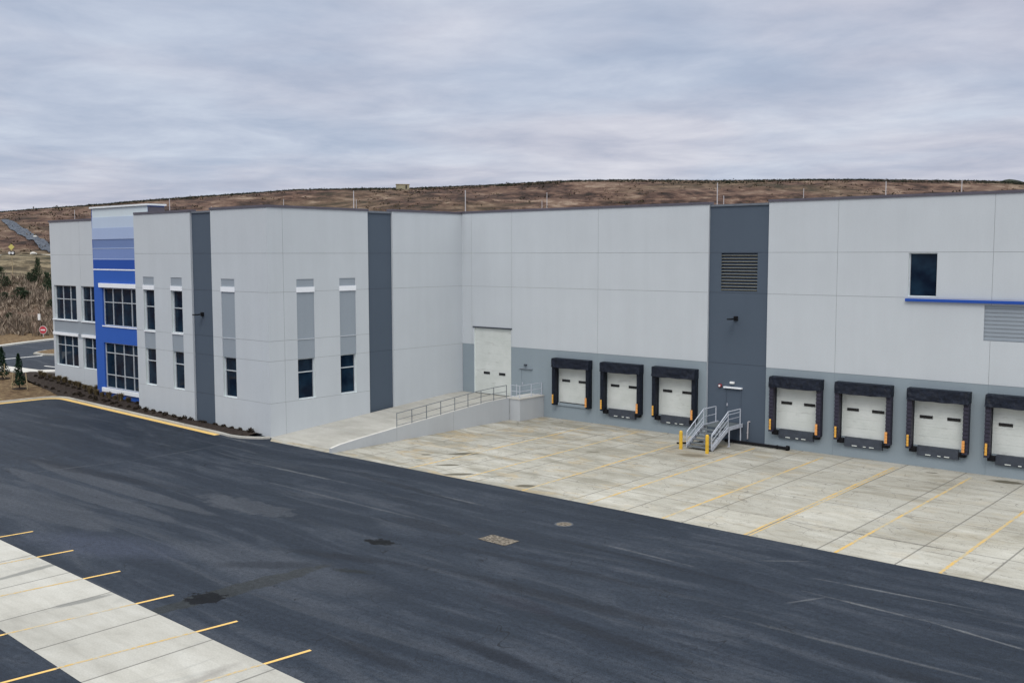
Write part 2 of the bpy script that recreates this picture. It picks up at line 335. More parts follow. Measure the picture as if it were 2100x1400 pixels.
# concrete paving (court apron)
def concrete(name, joints, stains, warmth):
    c = Mat(name, 0.8, 0.35)
    X, Y, Z = c.xyz(c.pos)
    b1 = c.noise(c.pos, 0.22, 5, 0.6, 0.4); b2 = c.noise(c.map(c.pos, scale=(0.35, 1.4, 1)), 1.0, 6, 0.65, 0.3); f = c.noise(c.pos, 18, 3, 0.6)
    v = c.math('ADD', c.math('MULTIPLY', b1, 0.5), c.math('MULTIPLY', b2, 0.5))
    if warmth: st = [(0.36, (0.29, 0.27, 0.22)), (0.45, (0.395, 0.374, 0.32)), (0.54, (0.45, 0.432, 0.38)), (0.64, (0.52, 0.505, 0.455))]
    else: st = [(0.36, (0.34, 0.325, 0.29)), (0.5, (0.43, 0.415, 0.375)), (0.64, (0.50, 0.487, 0.448))]
    cc = c.ramp(v, st)
    if joints:
        x0, dx, ys = joints
        # each poured slab has a slightly different tone
        ix = c.math('FLOOR', c.math('DIVIDE', c.math('SUBTRACT', X, x0), dx)); iy = c.math('FLOOR', c.math('DIVIDE', Y, 3.65))
        w = c.t.nodes.new('ShaderNodeTexWhiteNoise'); w.noise_dimensions = '2D'
        cb = c.t.nodes.new('ShaderNodeCombineXYZ'); c.link(ix, cb.inputs[0]); c.link(iy, cb.inputs[1]); c.link(cb.outputs[0], w.inputs[0])
        tone = c.ramp(w.outputs[0], [(0.0, 0.91), (1.0, 1.06)]); cc = c.mix(1.0, cc, tone, 'MULTIPLY')
        fx = c.math('FRACT', c.math('ADD', c.math('DIVIDE', c.math('SUBTRACT', X, x0), dx), 0.5))
        dxm = c.math('MULTIPLY', c.math('ABSOLUTE', c.math('SUBTRACT', fx, 0.5)), dx)
        jx = c.math('LESS_THAN', dxm, 0.036)
        jm = c.math('MULTIPLY', jx, 0.64)
        for y in ys:
            wobble = c.math('MULTIPLY', c.math('SUBTRACT', c.noise(c.pos, 0.8, 3, 0.5), 0.5), 0.12)
            d = c.math('ABSOLUTE', c.math('ADD', c.math('SUBTRACT', Y, y), wobble))
            jy = c.math('MULTIPLY', c.math('LESS_THAN', d, 0.034), 0.58); jm = c.math('MAXIMUM', jm, jy)
        cc = c.mix(jm, cc, (0.085, 0.08, 0.075))
    for (mask, colr, amt) in stains(c): cc = c.mix(c.math('MULTIPLY', mask, amt), cc, colr)
    cc = c.mix(1.0, cc, c.ramp(f, [(0.3, 0.9), (0.7, 1.08)]), 'MULTIPLY')
    c.color(cc); c.bump(f, 0.25, 0.01); return c.m
def st_apron(c):
    # damp, silty streaks over the low corner of the court, puddle stains and tyre marks
    X, Y, Z = c.xyz(c.pos)
    n = c.noise(c.map(c.pos, scale=(0.22, 0.8, 1), rot=(0, 0, 0.3)), 1.0, 6, 0.62, 0.8)
    near = c.t.nodes.new('ShaderNodeMapRange'); c.link(X, near.inputs[0]); near.inputs[1].default_value = 33; near.inputs[2].default_value = 16
    near.inputs[3].default_value = 0.25; near.inputs[4].default_value = 1.0
    silt = c.math('MULTIPLY', c.ramp(n, [(0.47, 0.0), (0.60, 1.0)]), near.outputs[0])
    n2 = c.noise(c.map(c.pos, scale=(0.4, 0.7, 1)), 1.0, 6, 0.65, 1.0)
    rust = c.math('MULTIPLY', c.ramp(n2, [(0.54, 0.0), (0.64, 1.0)]), near.outputs[0])
    cr = c.noise(c.pos, 0.55, 2, 0.4, 0.6)
    crack = c.math('MULTIPLY', c.math('LESS_THAN', c.math('ABSOLUTE', c.math('SUBTRACT', cr, 0.5)), 0.0035), 0.6)
    cr2 = c.noise(c.map(c.pos, scale=(0.7, 2.2, 1), loc=(5, 3, 0)), 0.8, 5, 0.6, 1.0)
    scr = c.math('LESS_THAN', c.math('ABSOLUTE', c.math('SUBTRACT', cr2, 0.5)), 0.006)
    L_ = [(c.blob(25, -9, 7, 4, 0.2, 0.9, 0.8, 0.5), (0.28, 0.265, 0.22), 0.3), (silt, (0.215, 0.20, 0.155), 0.68), (rust, (0.44, 0.32, 0.16), 0.48), (crack, (0.10, 0.09, 0.08), 0.75), (scr, (0.16, 0.15, 0.13), 0.6)]
    for (x, y, rx, ry, r) in [(12.6, -13.2, 1.0, 0.42, 0.75), (11.15, -14.7, 0.3, 0.2, 0.75), (14.1, -15.9, 0.75, 0.25, 0.75), (16.1, -17.2, 0.9, 0.32, 0.8),
                              (20.4, -17.0, 0.6, 0.35, 0.6), (37.9, -1.0, 0.95, 0.40, 0.1), (17.8, -8.0, 0.5, 0.22, 0.4), (22.6, -5.2, 0.95, 0.5, 0.3), (34.3, -1.2, 0.35, 0.14, 0.3)]:
        L_.append((c.blob(x, y, rx, ry, r, 0.35, 0.3, 1.6), (0.085, 0.075, 0.050), 0.9))
    L_.append((c.blob(18, -8, 5, 2.5, 0.3, 0.7, 0.6, 0.4), (0.27, 0.25, 0.20), 0.45))
    L_.append((c.blob(22.3, -4.9, 3.2, 1.6, 0.0, 0.8, 0.6, 0.6), (0.25, 0.21, 0.15), 0.5))
    sk = c.blob(37.2, -14.82, 3.9, 0.045, 0.012, 0.5, 1.3, 2.0); L_.append((sk, (0.035, 0.03, 0.028), 0.85))
    sk = c.blob(39.8, -15.5, 2.3, 0.035, -0.03, 0.5, 1.3, 2.0); L_.append((sk, (0.06, 0.055, 0.05), 0.7))
    sk = c.blob(33.6, -15.2, 1.0, 0.035, -0.35, 0.5, 1.3, 2.0); L_.append((sk, (0.06, 0.055, 0.05), 0.7))
    return L_
M['apron'] = concrete('apron_concrete', (26.75, 2.97, (-3.5, -6.9, -10.6, -14.7)), st_apron, True)
def st_strip(c):
    n = c.noise(c.map(c.pos, scale=(1.6, 0.3, 1), rot=(0, 0, -0.1)), 1.0, 5, 0.6, 0.8)
    return [(c.ramp(n, [(0.56, 0.0), (0.66, 1.0)]), (0.30, 0.30, 0.285), 0.35),
            (c.blob(15.6, -38.7, 0.22, 2.3, 0.12, 0.4, 0.5, 1.2), (0.19, 0.19, 0.18), 0.8),
            (c.blob(20.1, -38.9, 0.22, 1.2, -0.1, 0.4, 0.5, 1.2), (0.19, 0.19, 0.18), 0.8),
            (c.blob(28.4, -39.6, 0.35, 1.2, 0.1, 0.7, 0.7, 2.5), (0.26, 0.24, 0.22), 0.6)]
M['strip'] = concrete('strip_concrete', (19.95, 3.13, ()), st_strip, False)
M['ramp'] = concrete('ramp_concrete', None, lambda c: [(c.ramp(c.noise(c.pos, 0.6, 5, 0.6), [(0.5, 0.0), (0.7, 1.0)]), (0.33, 0.31, 0.28), 0.4)], False)
M['kerb'] = concrete('kerb_concrete', None, lambda c: [(c.ramp(c.noise(c.pos, 2.5, 4, 0.7), [(0.58, 0.0), (0.68, 1.0)]), (0.16, 0.14, 0.11), 0.6)], False)
M['rwall'] = wall_paint('cast_concrete_wall', (0.47, 0.49, 0.51), 0.06, 0.08)

# worn yellow paint: bright on asphalt, faded on concrete
def linepaint(name, c, under, thr):
    m = Mat(name, 0.7, 0.3)
    n = m.noise(m.pos, 6, 5, 0.7); n2 = m.noise(m.pos, 0.5, 3, 0.6)
    k = m.math('ADD', m.math('MULTIPLY', n, 0.6), m.math('MULTIPLY', n2, 0.4))
    f = m.ramp(k, [(thr - 0.06, 0.0), (thr + 0.06, 1.0)])
    m.color(m.mix(f, c, under)); return m.m
M['lineA'] = linepaint('yellow_line_on_asphalt', (0.78, 0.50, 0.16), (0.30, 0.22, 0.10), 0.62)
M['lineC'] = linepaint('yellow_line_on_concrete', (0.64, 0.40, 0.10), (0.43, 0.385, 0.28), 0.49)
M['lineS'] = linepaint('faded_yellow_line', (0.56, 0.37, 0.12), (0.44, 0.41, 0.34), 0.50)
M['kerby'] = linepaint('yellow_kerb_paint', (0.80, 0.53, 0.17), (0.50, 0.40, 0.20), 0.66)
M['linew'] = linepaint('white_line', (0.78, 0.77, 0.75), (0.35, 0.35, 0.35), 0.66)

# terrain
t = Mat('hill_ground', 0.95, 0.15)
X, Y, Z = t.xyz(t.pos)
base = t.noise(t.map(t.pos, scale=(0.05, 0.05, 0.4)), 1.0, 7, 0.62, 0.6)
det = t.noise(t.map(t.pos, scale=(1, 1, 2.5)), 0.22, 6, 0.7, 0.3); grn = t.noise(t.map(t.pos, scale=(0.018, 0.018, 0.1), loc=(4, 2, 1)), 1.0, 5, 0.6, 0.5)
tc = t.ramp(t.math('ADD', t.math('MULTIPLY', base, 0.5), t.math('MULTIPLY', det, 0.5)),
            [(0.40, (0.020, 0.014, 0.012)), (0.46, (0.056, 0.034, 0.028)), (0.50, (0.098, 0.058, 0.044)), (0.55, (0.145, 0.094, 0.070)), (0.62, (0.25, 0.185, 0.14))])
tc = t.mix(t.math('MULTIPLY', t.ramp(grn, [(0.5, 0.0), (0.62, 1.0)]), 0.22), tc, (0.10, 0.095, 0.05))
# grassy terrace at mid height
terr = t.t.nodes.new('ShaderNodeMapRange'); t.link(Z, terr.inputs[0]); terr.inputs[1].default_value = 5.8; terr.inputs[2].default_value = 7.2; terr.interpolation_type = 'SMOOTHSTEP'
terr2 = t.t.nodes.new('ShaderNodeMapRange'); t.link(Z, terr2.inputs[0]); terr2.inputs[1].default_value = 13.5; terr2.inputs[2].default_value = 10.8; terr2.interpolation_type = 'SMOOTHSTEP'
gm = t.math('MULTIPLY', terr.outputs[0], terr2.outputs[0])
gcol = t.ramp(det, [(0.42, (0.055, 0.052, 0.030)), (0.50, (0.12, 0.105, 0.062)), (0.58, (0.26, 0.225, 0.14))])
tc = t.mix(t.math('MULTIPLY', gm, 0.6), tc, gcol)
sp = t.noise(t.pos, 3.2, 4, 0.7); tc = t.mix(1.0, tc, t.ramp(sp, [(0.3, 0.7), (0.7, 1.3)]), 'MULTIPLY')
t.color(tc); t.bump(sp, 0.6, 0.2); M['hill'] = t.m
mm = Mat('dark_bark_mulch', 0.95, 0.15)
mm.color(mm.ramp(mm.noise(mm.pos, 7, 5, 0.75), [(0.35, (0.020, 0.015, 0.013)), (0.55, (0.048, 0.036, 0.030)), (0.72, (0.10, 0.075, 0.06))]))
mm.bump(mm.noise(mm.pos, 9, 4, 0.7), 0.9, 0.08); M['mulch'] = mm.m
mg = Mat('dead_lawn', 0.95, 0.15)
mg.color(mg.ramp(mg.noise(mg.pos, 2.2, 6, 0.75, 0.4), [(0.38, (0.085, 0.055, 0.032)), (0.5, (0.16, 0.105, 0.06)), (0.6, (0.23, 0.165, 0.09)), (0.7, (0.32, 0.25, 0.15))]))
mg.bump(mg.noise(mg.pos, 9, 4, 0.7), 0.9, 0.08); M['lawn'] = mg.m
mr = Mat('riprap_channel', 0.85, 0.3)
mr.color(mr.ramp(mr.noise(mr.pos, 0.9, 5, 0.8), [(0.35, (0.035, 0.043, 0.058)), (0.5, (0.075, 0.088, 0.115)), (0.62, (0.125, 0.14, 0.17)), (0.72, (0.22, 0.23, 0.25))]))
mr.bump(mr.noise(mr.pos, 1.2, 4, 0.7), 1.0, 0.5); M['riprap'] = mr.m

# ------------------------------------------------------------------ ground
def lerp(x, xs, ys):
    if x <= xs[0]: return ys[0]
    for i in range(1, len(xs)):
        if x <= xs[i]: return ys[i - 1] + (ys[i] - ys[i - 1]) * (x - xs[i - 1]) / (xs[i] - xs[i - 1])
    return ys[-1]
def gz(x): return lerp(-x, [0, 25, 42], [0, 0.46, 1.6])
CX, CY = 51.78, -54.24
FX, FY = -0.6545, 0.7561       # the axis from the court towards the hill
def ab(x, y):
    dx, dy = x - CX, y - CY
    return dx * FX + dy * FY, dx * FY - dy * FX      # across the slope: (0.7561, 0.6545)
def wpos(a_, b_): return CX + a_ * FX + b_ * FY, CY + a_ * FY - b_ * FX
def crest(b): return lerp(b, [-420, -260, -164, -144, -125, -102, -70, -37, -8, 15, 39, 86, 148, 164, 300, 500], [14, 20, 25.0, 26.4, 28.0, 29.9, 31.7, 32.4, 33.4, 34.4, 34.9, 34.8, 34.6, 34.0, 33, 30])
def hill_z(a_, b):
    hc = crest(b)
    lo = lerp(a_, [121, 135, 165, 200, 228, 236], [0, 1.4, 5.8, 7.4, 9.1, 9.6])
    if a_ > 236:
        tt = min(1.0, (a_ - 236) / 94.0); up = (hc - 1.6 - 9.6) * (0.72 * tt + 0.28 * (tt * tt * (3 - 2 * tt)))
        if a_ > 330: up -= min((a_ - 330) * 0.05, 14)
        lo += up
    if a_ > 122:
        k = min(1, (a_ - 122) / 60.0)
        k2 = 1.0 if a_ < 315 else max(0.12, 1 - (a_ - 315) / 14.0)
        lo += k * k2 * (2.4 * noise.noise(Vector((a_ / 30, b / 42, 0))) + 0.9 * noise.noise(Vector((a_ / 9, b / 14, 3))))
    return lo
def terrain(x, y):
    a_, b = ab(x, y); return gz(x) - 0.06 + (hill_z(a_, b) if a_ > 121 else 0.0)
def frange(a_, b, s):
    n = max(1, int(round((b - a_) / s))); return [a_ + (b - a_) * i / n for i in range(n + 1)]
avals = [-300, -120, -60, 0, 30, 60, 80, 95] + frange(100, 340, 2.5) + [350, 370, 400, 450, 520, 650, 900, 1400, 2200]
bvals = [-1600, -900, -600, -420, -330, -280, -240] + frange(-215, 215, 3.2) + [240, 280, 330, 420, 600, 900, 1600]
mb = MB(); nb = len(bvals)
for a_ in avals:
    for b in bvals:
        x, y = wpos(a_, b); mb.v.append((x, y, terrain(x, y) - (0.35 if a_ < 121 else 0.0)))
for i in range(len(avals) - 1):
    for j in range(nb - 1):
        mb.f.append((i * nb + j, i * nb + j + 1, (i + 1) * nb + j + 1, (i + 1) * nb + j)); mb.m.append(0)
# (the flat part lies 0.35 m under the paving; sheets below close it)
tag(mb.build('ground', M['hill'], smooth=True), kind='structure')

def sheet(name, poly_x, y0, y1, off, mat, ny=1):
    """strip of ground following gz(x) between y0 and y1 (numbers or functions of x)"""
    mb = MB(); f0 = y0 if callable(y0) else (lambda x: y0); f1 = y1 if callable(y1) else (lambda x: y1)
    for x in poly_x:
        for k in range(ny + 1):
            y = f0(x) + (f1(x) - f0(x)) * k / ny; mb.v.append((x, y, gz(x) + off))
    n = ny + 1
    for i in range(len(poly_x) - 1):
        for k in range(ny): mb.f.append((i * n + k, (i + 1) * n + k, (i + 1) * n + k + 1, i * n + k + 1)); mb.m.append(0)
    return tag(mb.build(name, mat), kind='structure')
sheet('road_surface', [-25, 0, 110], -110, -17.0, 0.0, M['asphalt'])
sheet('back_road', [-80, -42, -25], -16.5, 60, -0.02, M['asphalt'])
# apron, ramp foot and trailer pad strip
mb = MB(); mb.face([(1.0, -17.87, 0.006), (6.7, -17.92, 0.006), (110, -17.92, 0.006), (110, 0.05, 0.006), (0.0, 0.05, 0.006), (0.0, -17.0, 0.006)])
tag(mb.build('apron_pavement', M['apron']), kind='structure')
mb = MB()
def fy(x): return -37.35 - 0.0285 * x
def ny_(x): return -40.85 - 0.0455 * x
mb.face([(-24.8, ny_(-24.8), 0.46), (0, ny_(0), 0.006), (0, fy(0), 0.006), (-24.8, fy(-24.8), 0.46)])
mb.face([(0, ny_(0), 0.006), (110, ny_(110), 0.006), (110, fy(110), 0.006), (0, fy(0), 0.006)])
tag(mb.build('trailer_pad_pavement', M['strip']), kind='structure')

# painted lines
mb = MB(); ml = MB()
def stripe(mb, p, q, w, z, mi=0):
    p = Vector((*p, 0)); q = Vector((*q, 0)); d = (q - p).normalized(); n = Vector((-d.y, d.x, 0)) * w / 2
    mb.face([(*(p - n)[:2], z), (*(q - n)[:2], z), (*(q + n)[:2], z), (*(p + n)[:2], z)], mi)
for xt, xb in [(24.26, 24.80), (28.40, 28.74), (32.34, 32.62), (36.2, 36.38), (40.02, 40.2), (44.0, 44.05), (48, 48), (52, 52), (20.05, 20.9), (16.1, 16.9), (12.5, 13.1)]:
    stripe(mb, (xt, -1.0), (xb, -17.9), 0.13, 0.0095)
    if xt == 32.34: stripe(mb, (xt + .2, -1.0), (xb + .2, -17.9), 0.08, 0.0095)
tag(mb.build('dock_bay_lines', M['lineC']), kind='structure')
ends = [(10.4, -36.25), (14.26, -36.45), (18.04, -36.58), (21.79, -36.71), (25.46, -36.74), (29.02, -36.72), (32.7, -36.7), (36.4, -36.7), (40.1, -36.7), (6.5, -36.1), (2.6, -36.0)]
mb = MB()
for (x, y) in ends:
    k = 0.122
    yf = fy(x); yn = ny_(x) - 0.05
    stripe(mb, (x, y), (x - k * (y - yf), yf), 0.12, 0.005, 0)
    stripe(mb, (x - k * (y - yf), yf), (x - k * (y - yn), yn), 0.11, 0.0095, 1)
    stripe(mb, (x - k * (y - yn), yn), (x - k * (y + 50), -50), 0.12, 0.005, 0)
tag(mb.build('trailer_bay_lines', [M['lineA'], M['lineS']]), kind='structure')

# ------------------------------------------------------------------ kerb, mulch bed, lawn
KY = -18.72      # face of the kerb towards the court
def arc(cx, cy, r, a0, a1, n): return [(cx + r * math.cos(R_(a0 + (a1 - a0) * i / n)), cy + r * math.sin(R_(a0 + (a1 - a0) * i / n))) for i in range(n + 1)]
kline = [(-24.6, -60.0), (-24.6, -45), (-24.6, -35), (-24.6, -28), (-24.6, -23), (-24.6, -20.4)] + arc(-23.1, -20.22, 1.5, 180, 90, 5) + \
        [(x, KY) for x in (-20, -16, -12, -8, -5, -3.0)] + [(-2.0, -18.78), (-1.1, -18.6), (-0.4, -18.2), (0.15, -17.75), (0.35, -17.4)]
def kerb(name, line, w, h, mat, side=1):
    mb = MB(); n = len(line); P = [Vector((x, y, 0)) for x, y in line]; rows = []
    for i, p in enumerate(P):
        d = (P[min(i + 1, n - 1)] - P[max(i - 1, 0)]).normalized(); nn = Vector((-d.y, d.x, 0)) * side
        g0 = gz(p.x); q = p + nn * w
        rows.append([(p.x, p.y, g0 - 0.1), (p.x + nn.x * .02, p.y + nn.y * .02, g0 + h - 0.02), (p.x + nn.x * .04, p.y + nn.y * .04, g0 + h), (q.x, q.y, g0 + h), (q.x, q.y, g0 - 0.1)])
    for i in range(n - 1):
        for k in range(4): mb.face([rows[i][k], rows[i + 1][k], rows[i + 1][k + 1], rows[i][k + 1]])
    mb.face(rows[0]); mb.face(rows[-1][::-1]); return tag(mb.build(name, mat), kind='structure')
kerb('kerb', kline, 0.17, 0.13, M['kerb'])
mb = MB()
kl2 = [p for p in kline if p[0] <= -3.0]
P = [Vector((x, y, 0)) for x, y in kl2]
def ribbon(mb, P, o0, o1, dz):
    for i in range(len(P) - 1):
        q = []
        for j in (i, i + 1):
            d = (P[min(j + 1, len(P) - 1)] - P[max(j - 1, 0)]).normalized(); nn = Vector((-d.y, d.x, 0))
            q.append([P[j] + nn * o0, P[j] + nn * o1])
        mb.face([(v_.x, v_.y, gz(v_.x) + dz) for v_ in (q[0][0], q[1][0], q[1][1], q[0][1])])
ribbon(mb, P, -0.42, -0.012, 0.005)
tag(mb.build('yellow_kerb_line', M['kerby']), kind='structure')

WF = -17.1; WT = -16.1; WL = -15.0      # facade planes: front, tower, left wing
def wall_y(x): return WF if x > -15.5 else (WT if x > -23.6 else WL)
mb = MB()
xs = frange(-35.5, -0.9, 0.9); ny = 5
for x in xs:
    y0 = KY + 0.15 if x > -24.5 else -18.75 + (x + 24.5) * -0.14; y1 = wall_y(x) + 0.1 if x > -33 else -14.2
    if x > -2.5: y0 = KY + 0.15 + (x + 2.5) * 0.25
    zw = lerp(-x, [0, 8.5, 15.5, 23.5, 33, 36], [0.10, 0.14, 0.30, 0.58, 1.0, 1.2])
    for k in range(ny + 1):
        f = k / ny; y = y0 + (y1 - y0) * f; z0 = gz(x) + 0.11
        mb.v.append((x, y, z0 + (zw - z0) * f + 0.10 * math.sin(f * math.pi) + random.uniform(-.02, .02) * (0 < k < ny)))
for i in range(len(xs) - 1):
    for k in range(ny): mb.f.append((i * (ny + 1) + k, (i + 1) * (ny + 1) + k, (i + 1) * (ny + 1) + k + 1, i * (ny + 1) + k + 1)); mb.m.append(0)
tag(mb.build('mulch_bed', M['mulch'], smooth=True), kind='structure')
# lawn corner where the saplings stand
mb = MB()
xs = frange(-43, -24.75, 1.3); ny = 14
for x in xs:
    y1 = lerp(x, [-43, -39.0, -37, -35.0, -33.0, -24.7], [-19.8, -18.6, -17.2, -16.6, -17.9, -18.55])
    for k in range(ny + 1):
        y = -62 + (y1 + 62) * (k / ny) ** 0.5; mb.v.append((x, y, gz(x) + 0.10 + 0.06 * noise.noise(Vector((x * .5, y * .5, 0)))))
for i in range(len(xs) - 1):
    for k in range(ny): mb.f.append((i * (ny + 1) + k, (i + 1) * (ny + 1) + k, (i + 1) * (ny + 1) + k + 1, i * (ny + 1) + k + 1)); mb.m.append(0)
tag(mb.build('lawn', M['lawn'], smooth=True), kind='structure')
# sidewalk beyond it, white lines, median and the far kerb of the road
def polytop(name, poly, z, h, mat):
    mb = MB()
    n = len(poly); i0 = 0
    top = [(x, y, (gz(x) if z is None else z) + h) for x, y in poly]; bot = [(x, y, (gz(x) if z is None else z) - 0.1) for x, y in poly]
    mb.face(top)
    for i in range(n): j = (i + 1) % n; mb.face([bot[i], bot[j], top[j], top[i]])
    return tag(mb.build(name, mat), kind='structure')
polytop('sidewalk', [(-46.5, -22.5), (-42, -19.6), (-39.6, -18.1), (-37.0, -17.0), (-35.3, -16.4), (-35.0, -15.2), (-34.5, -13.6), (-35.5, -13.3), (-36.2, -14.9), (-38.1, -15.6), (-40.0, -16.6), (-42.5, -18.1), (-47.2, -21)], None, 0.13, M['gravel'])
sheet('front_road', [-80, -42, -34], -60, -16.5, -0.021, M['asphalt'])
mb = MB()
for p, q, w in [((-45.3, -14.4), (-45.8, -10.4), 0.34), ((-38.7, -13.3), (-37.4, -12.7), 0.22), ((-36.9, -10.5), (-35.4, -9.9), 0.22), ((-45.8, -10.4), (-46.8, -9.6), 0.25)]:
    stripe(mb, p, q, w, 0.0)
for i, v_ in enumerate(mb.v): mb.v[i] = (v_[0], v_[1], gz(v_[0]) - 0.012)
tag(mb.build('road_lines', M['linew']), kind='structure')
med = [(-48.7, -9.5), (-50.0, -8.0), (-50.2, -5.5), (-49.8, 4), (-43.2, 4), (-43.6, -8.6), (-46.0, -10.1), (-47.8, -10.2)]
polytop('median_kerb', med, None, 0.14, M['kerb'])
cxm = sum(p[0] for p in med) / 8; cym = sum(p[1] for p in med) / 8
polytop('median_grass', [(cxm + (x - cxm) * 0.90, cym + (y - cym) * 0.93) for x, y in med], None, 0.17, M['lawn'])
kerb('far_kerb', [(-52.5, -24), (-55.5, -17.5), (-57.8, -12.06), (-58.45, -8.89), (-61.0, -4.74), (-62.73, -1.07), (-63.89, 1.58), (-66, 7), (-70, 18)], 0.55, 0.15, M['gravel'])
mb = MB(); line = [(-53.2, -24), (-56.2, -17.5), (-58.4, -12.2), (-59.1, -8.8), (-61.6, -4.6), (-63.3, -0.9), (-64.5, 1.8), (-66.6, 7.3), (-70.6, 18)]
P = [Vector((x, y, 0)) for x, y in line]
for w0, w1, d0, d1 in ((0, 6, 0.12, 0.16), (6, 14, 0.16, 0.1), (14, 30, 0.1, -0.3)):
    for i in range(len(P) - 1):
        q = []
        for j in (i, i + 1):
            d = (P[min(j + 1, len(P) - 1)] - P[max(j - 1, 0)]).normalized(); nn = Vector((-d.y, d.x, 0)); q.append((P[j] + nn * w0, P[j] + nn * w1))
        mb.face([(q[0][0].x, q[0][0].y, 1.6 + d0), (q[1][0].x, q[1][0].y, 1.6 + d0), (q[1][1].x, q[1][1].y, 1.6 + d1), (q[0][1].x, q[0][1].y, 1.6 + d1)])
tag(mb.build('verge', M['lawn']), kind='structure')

# ------------------------------------------------------------------ the building
B = empty('warehouse_building', (0, 0, 0))
tag(B, 'long light grey concrete warehouse with charcoal strips, blue bay and dock doors', 'building')
def slab(name, O, U, Nn, u0, u1, z0, z1, mats, feats, T=0.4, close=(True, True), parent=B):
    """precast wall as stepped relief: feats = (u0,u1,z0,z1,depth,mat or None); None leaves an opening"""
    U = Vector(U); Nn = Vector(Nn); O = Vector(O)
    us = sorted({round(v_, 4) for v_ in [u0, u1] + [f[i] for f in feats for i in (0, 1)] if u0 <= v_ <= u1})
    zs = sorted({round(v_, 4) for v_ in [z0, z1] + [f[i] for f in feats for i in (2, 3)] if z0 <= v_ <= z1})
    mb = MB(); cell = {}
    for i in range(len(us) - 1):
        for j in range(len(zs) - 1):
            cu = (us[i] + us[i + 1]) / 2; cz = (zs[j] + zs[j + 1]) / 2; dep, ma, op = 0.0, 0, False
            for f in feats:
                if f[0] < cu < f[1] and f[2] < cz < f[3]:
                    if f[5] == 'paint': ma = f[6]           # repaint, keep depth
                    elif f[5] == 'cut': dep = dep + f[4]; ma = f[6] if ma == 0 or f[6] != 1 else ma
                    elif f[5] is None: dep, op, ma = f[4], True, f[6]
                    else: dep, ma, op = f[4], f[5], False
            cell[i, j] = (dep, ma, op)
    def P(u, z, d): v_ = O + U * u - Nn * d; return (v_.x, v_.y, z)
    flip = U.cross(Vector((0, 0, 1))).dot(Nn) < 0
    def q(pts, m_): mb.face(pts[::-1] if flip else pts, m_)
    ni, nj = len(us) - 1, len(zs) - 1
    for (i, j), (d, ma, op) in cell.items():
        if not op: q([P(us[i], zs[j], d), P(us[i + 1], zs[j], d), P(us[i + 1], zs[j + 1], d), P(us[i], zs[j + 1], d)], ma)
        for (ii, jj, e0, e1) in ((i + 1, j, (us[i + 1], zs[j]), (us[i + 1], zs[j + 1])), (i, j + 1, (us[i], zs[j + 1]), (us[i + 1], zs[j + 1]))):
            if (ii, jj) in cell:
                d2, m2, o2 = cell[ii, jj]
                if abs(d2 - d) > 1e-6:
                    rm = (ma if op else m2) if (op or o2) else (ma if d < d2 else m2)
                    mb.face([P(*e0, d), P(*e1, d), P(*e1, d2), P(*e0, d2)], rm)
    # ends, top and back
    if close[0]: mb.face([P(u0, z0, 0.0), P(u0, z1, 0.0), P(u0, z1, T), P(u0, z0, T)], 0)
    if close[1]: mb.face([P(u1, z0, 0.0), P(u1, z1, 0.0), P(u1, z1, T), P(u1, z0, T)], 0)
    mb.face([P(u0, z1, 0.0), P(u1, z1, 0.0), P(u1, z1, T), P(u0, z1, T)], 0)
    mb.face([P(u0, z0, T), P(u1, z0, T), P(u1, z1, T), P(u0, z1, T)], 0)
    return mb.build(name, mats, parent)
JH = [11.27, 8.89, 4.66]
def joints(u0, u1, hs, vs, z1=14.2, jm=1):
    f = [(u0, u1, h - .012, h + .012, 0.008, 'cut', jm) for h in hs] + [(v_ - .012, v_ + .012, -0.6, z1, 0.010, 'cut', jm) for v_ in vs]
    return f
def window(u0, u1, z0, z1, cols, rows, frame_fn, depth=0.2, mw=0.06):
    """frame_fn(u, z, d) -> world; frame with mullions and one dark pane behind"""
    def bar(mb, a0, a1, b0, b1, d0, d1):
        p = [frame_fn(u, z, d) for d in (d0, d1) for (u, z) in ((a0, b0), (a1, b0), (a1, b1), (a0, b1))]
        i = len(mb.v); mb.v += p
        for f in ((0, 1, 2, 3), (7, 6, 5, 4), (0, 4, 5, 1), (1, 5, 6, 2), (2, 6, 7, 3), (3, 7, 4, 0)): mb.f.append(tuple(i + k for k in f)); mb.m.append(0)
    fr = MB(); m_ = mw
    bar(fr, u0, u0 + m_, z0, z1, depth - .06, depth + .05); bar(fr, u1 - m_, u1, z0, z1, depth - .06, depth + .05)
    bar(fr, u0 + m_, u1 - m_, z0, z0 + m_, depth - .06, depth + .05); bar(fr, u0 + m_, u1 - m_, z1 - m_, z1, depth - .06, depth + .05)
    for c in cols: bar(fr, c - m_ / 2, c + m_ / 2, z0 + m_, z1 - m_, depth - .055, depth + .04)
    for r in rows: bar(fr, u0 + m_, u1 - m_, r - m_ / 2, r + m_ / 2, depth - .052, depth + .035)
    w = fr.build('window', M['mull'], B)
    gl = MB(); gl.face([frame_fn(u0 + .02, z0 + .02, depth + .01), frame_fn(u1 - .02, z0 + .02, depth + .01), frame_fn(u1 - .02, z1 - .02, depth + .01), frame_fn(u0 + .02, z1 - .02, depth + .01)])
    gl.build('pane', M['glass'], w); return w
def trim(name, x0, x1, y0, y1, z0, z1, mat, bev=0.0): mb = MB(); mb.box(x0, x1, y0, y1, z0, z1); return mb.build(name, mat, B, bev)

MW = [M['wall'], M['joint'], M['inset'], M['sill'], M['reveal'], M['band']]
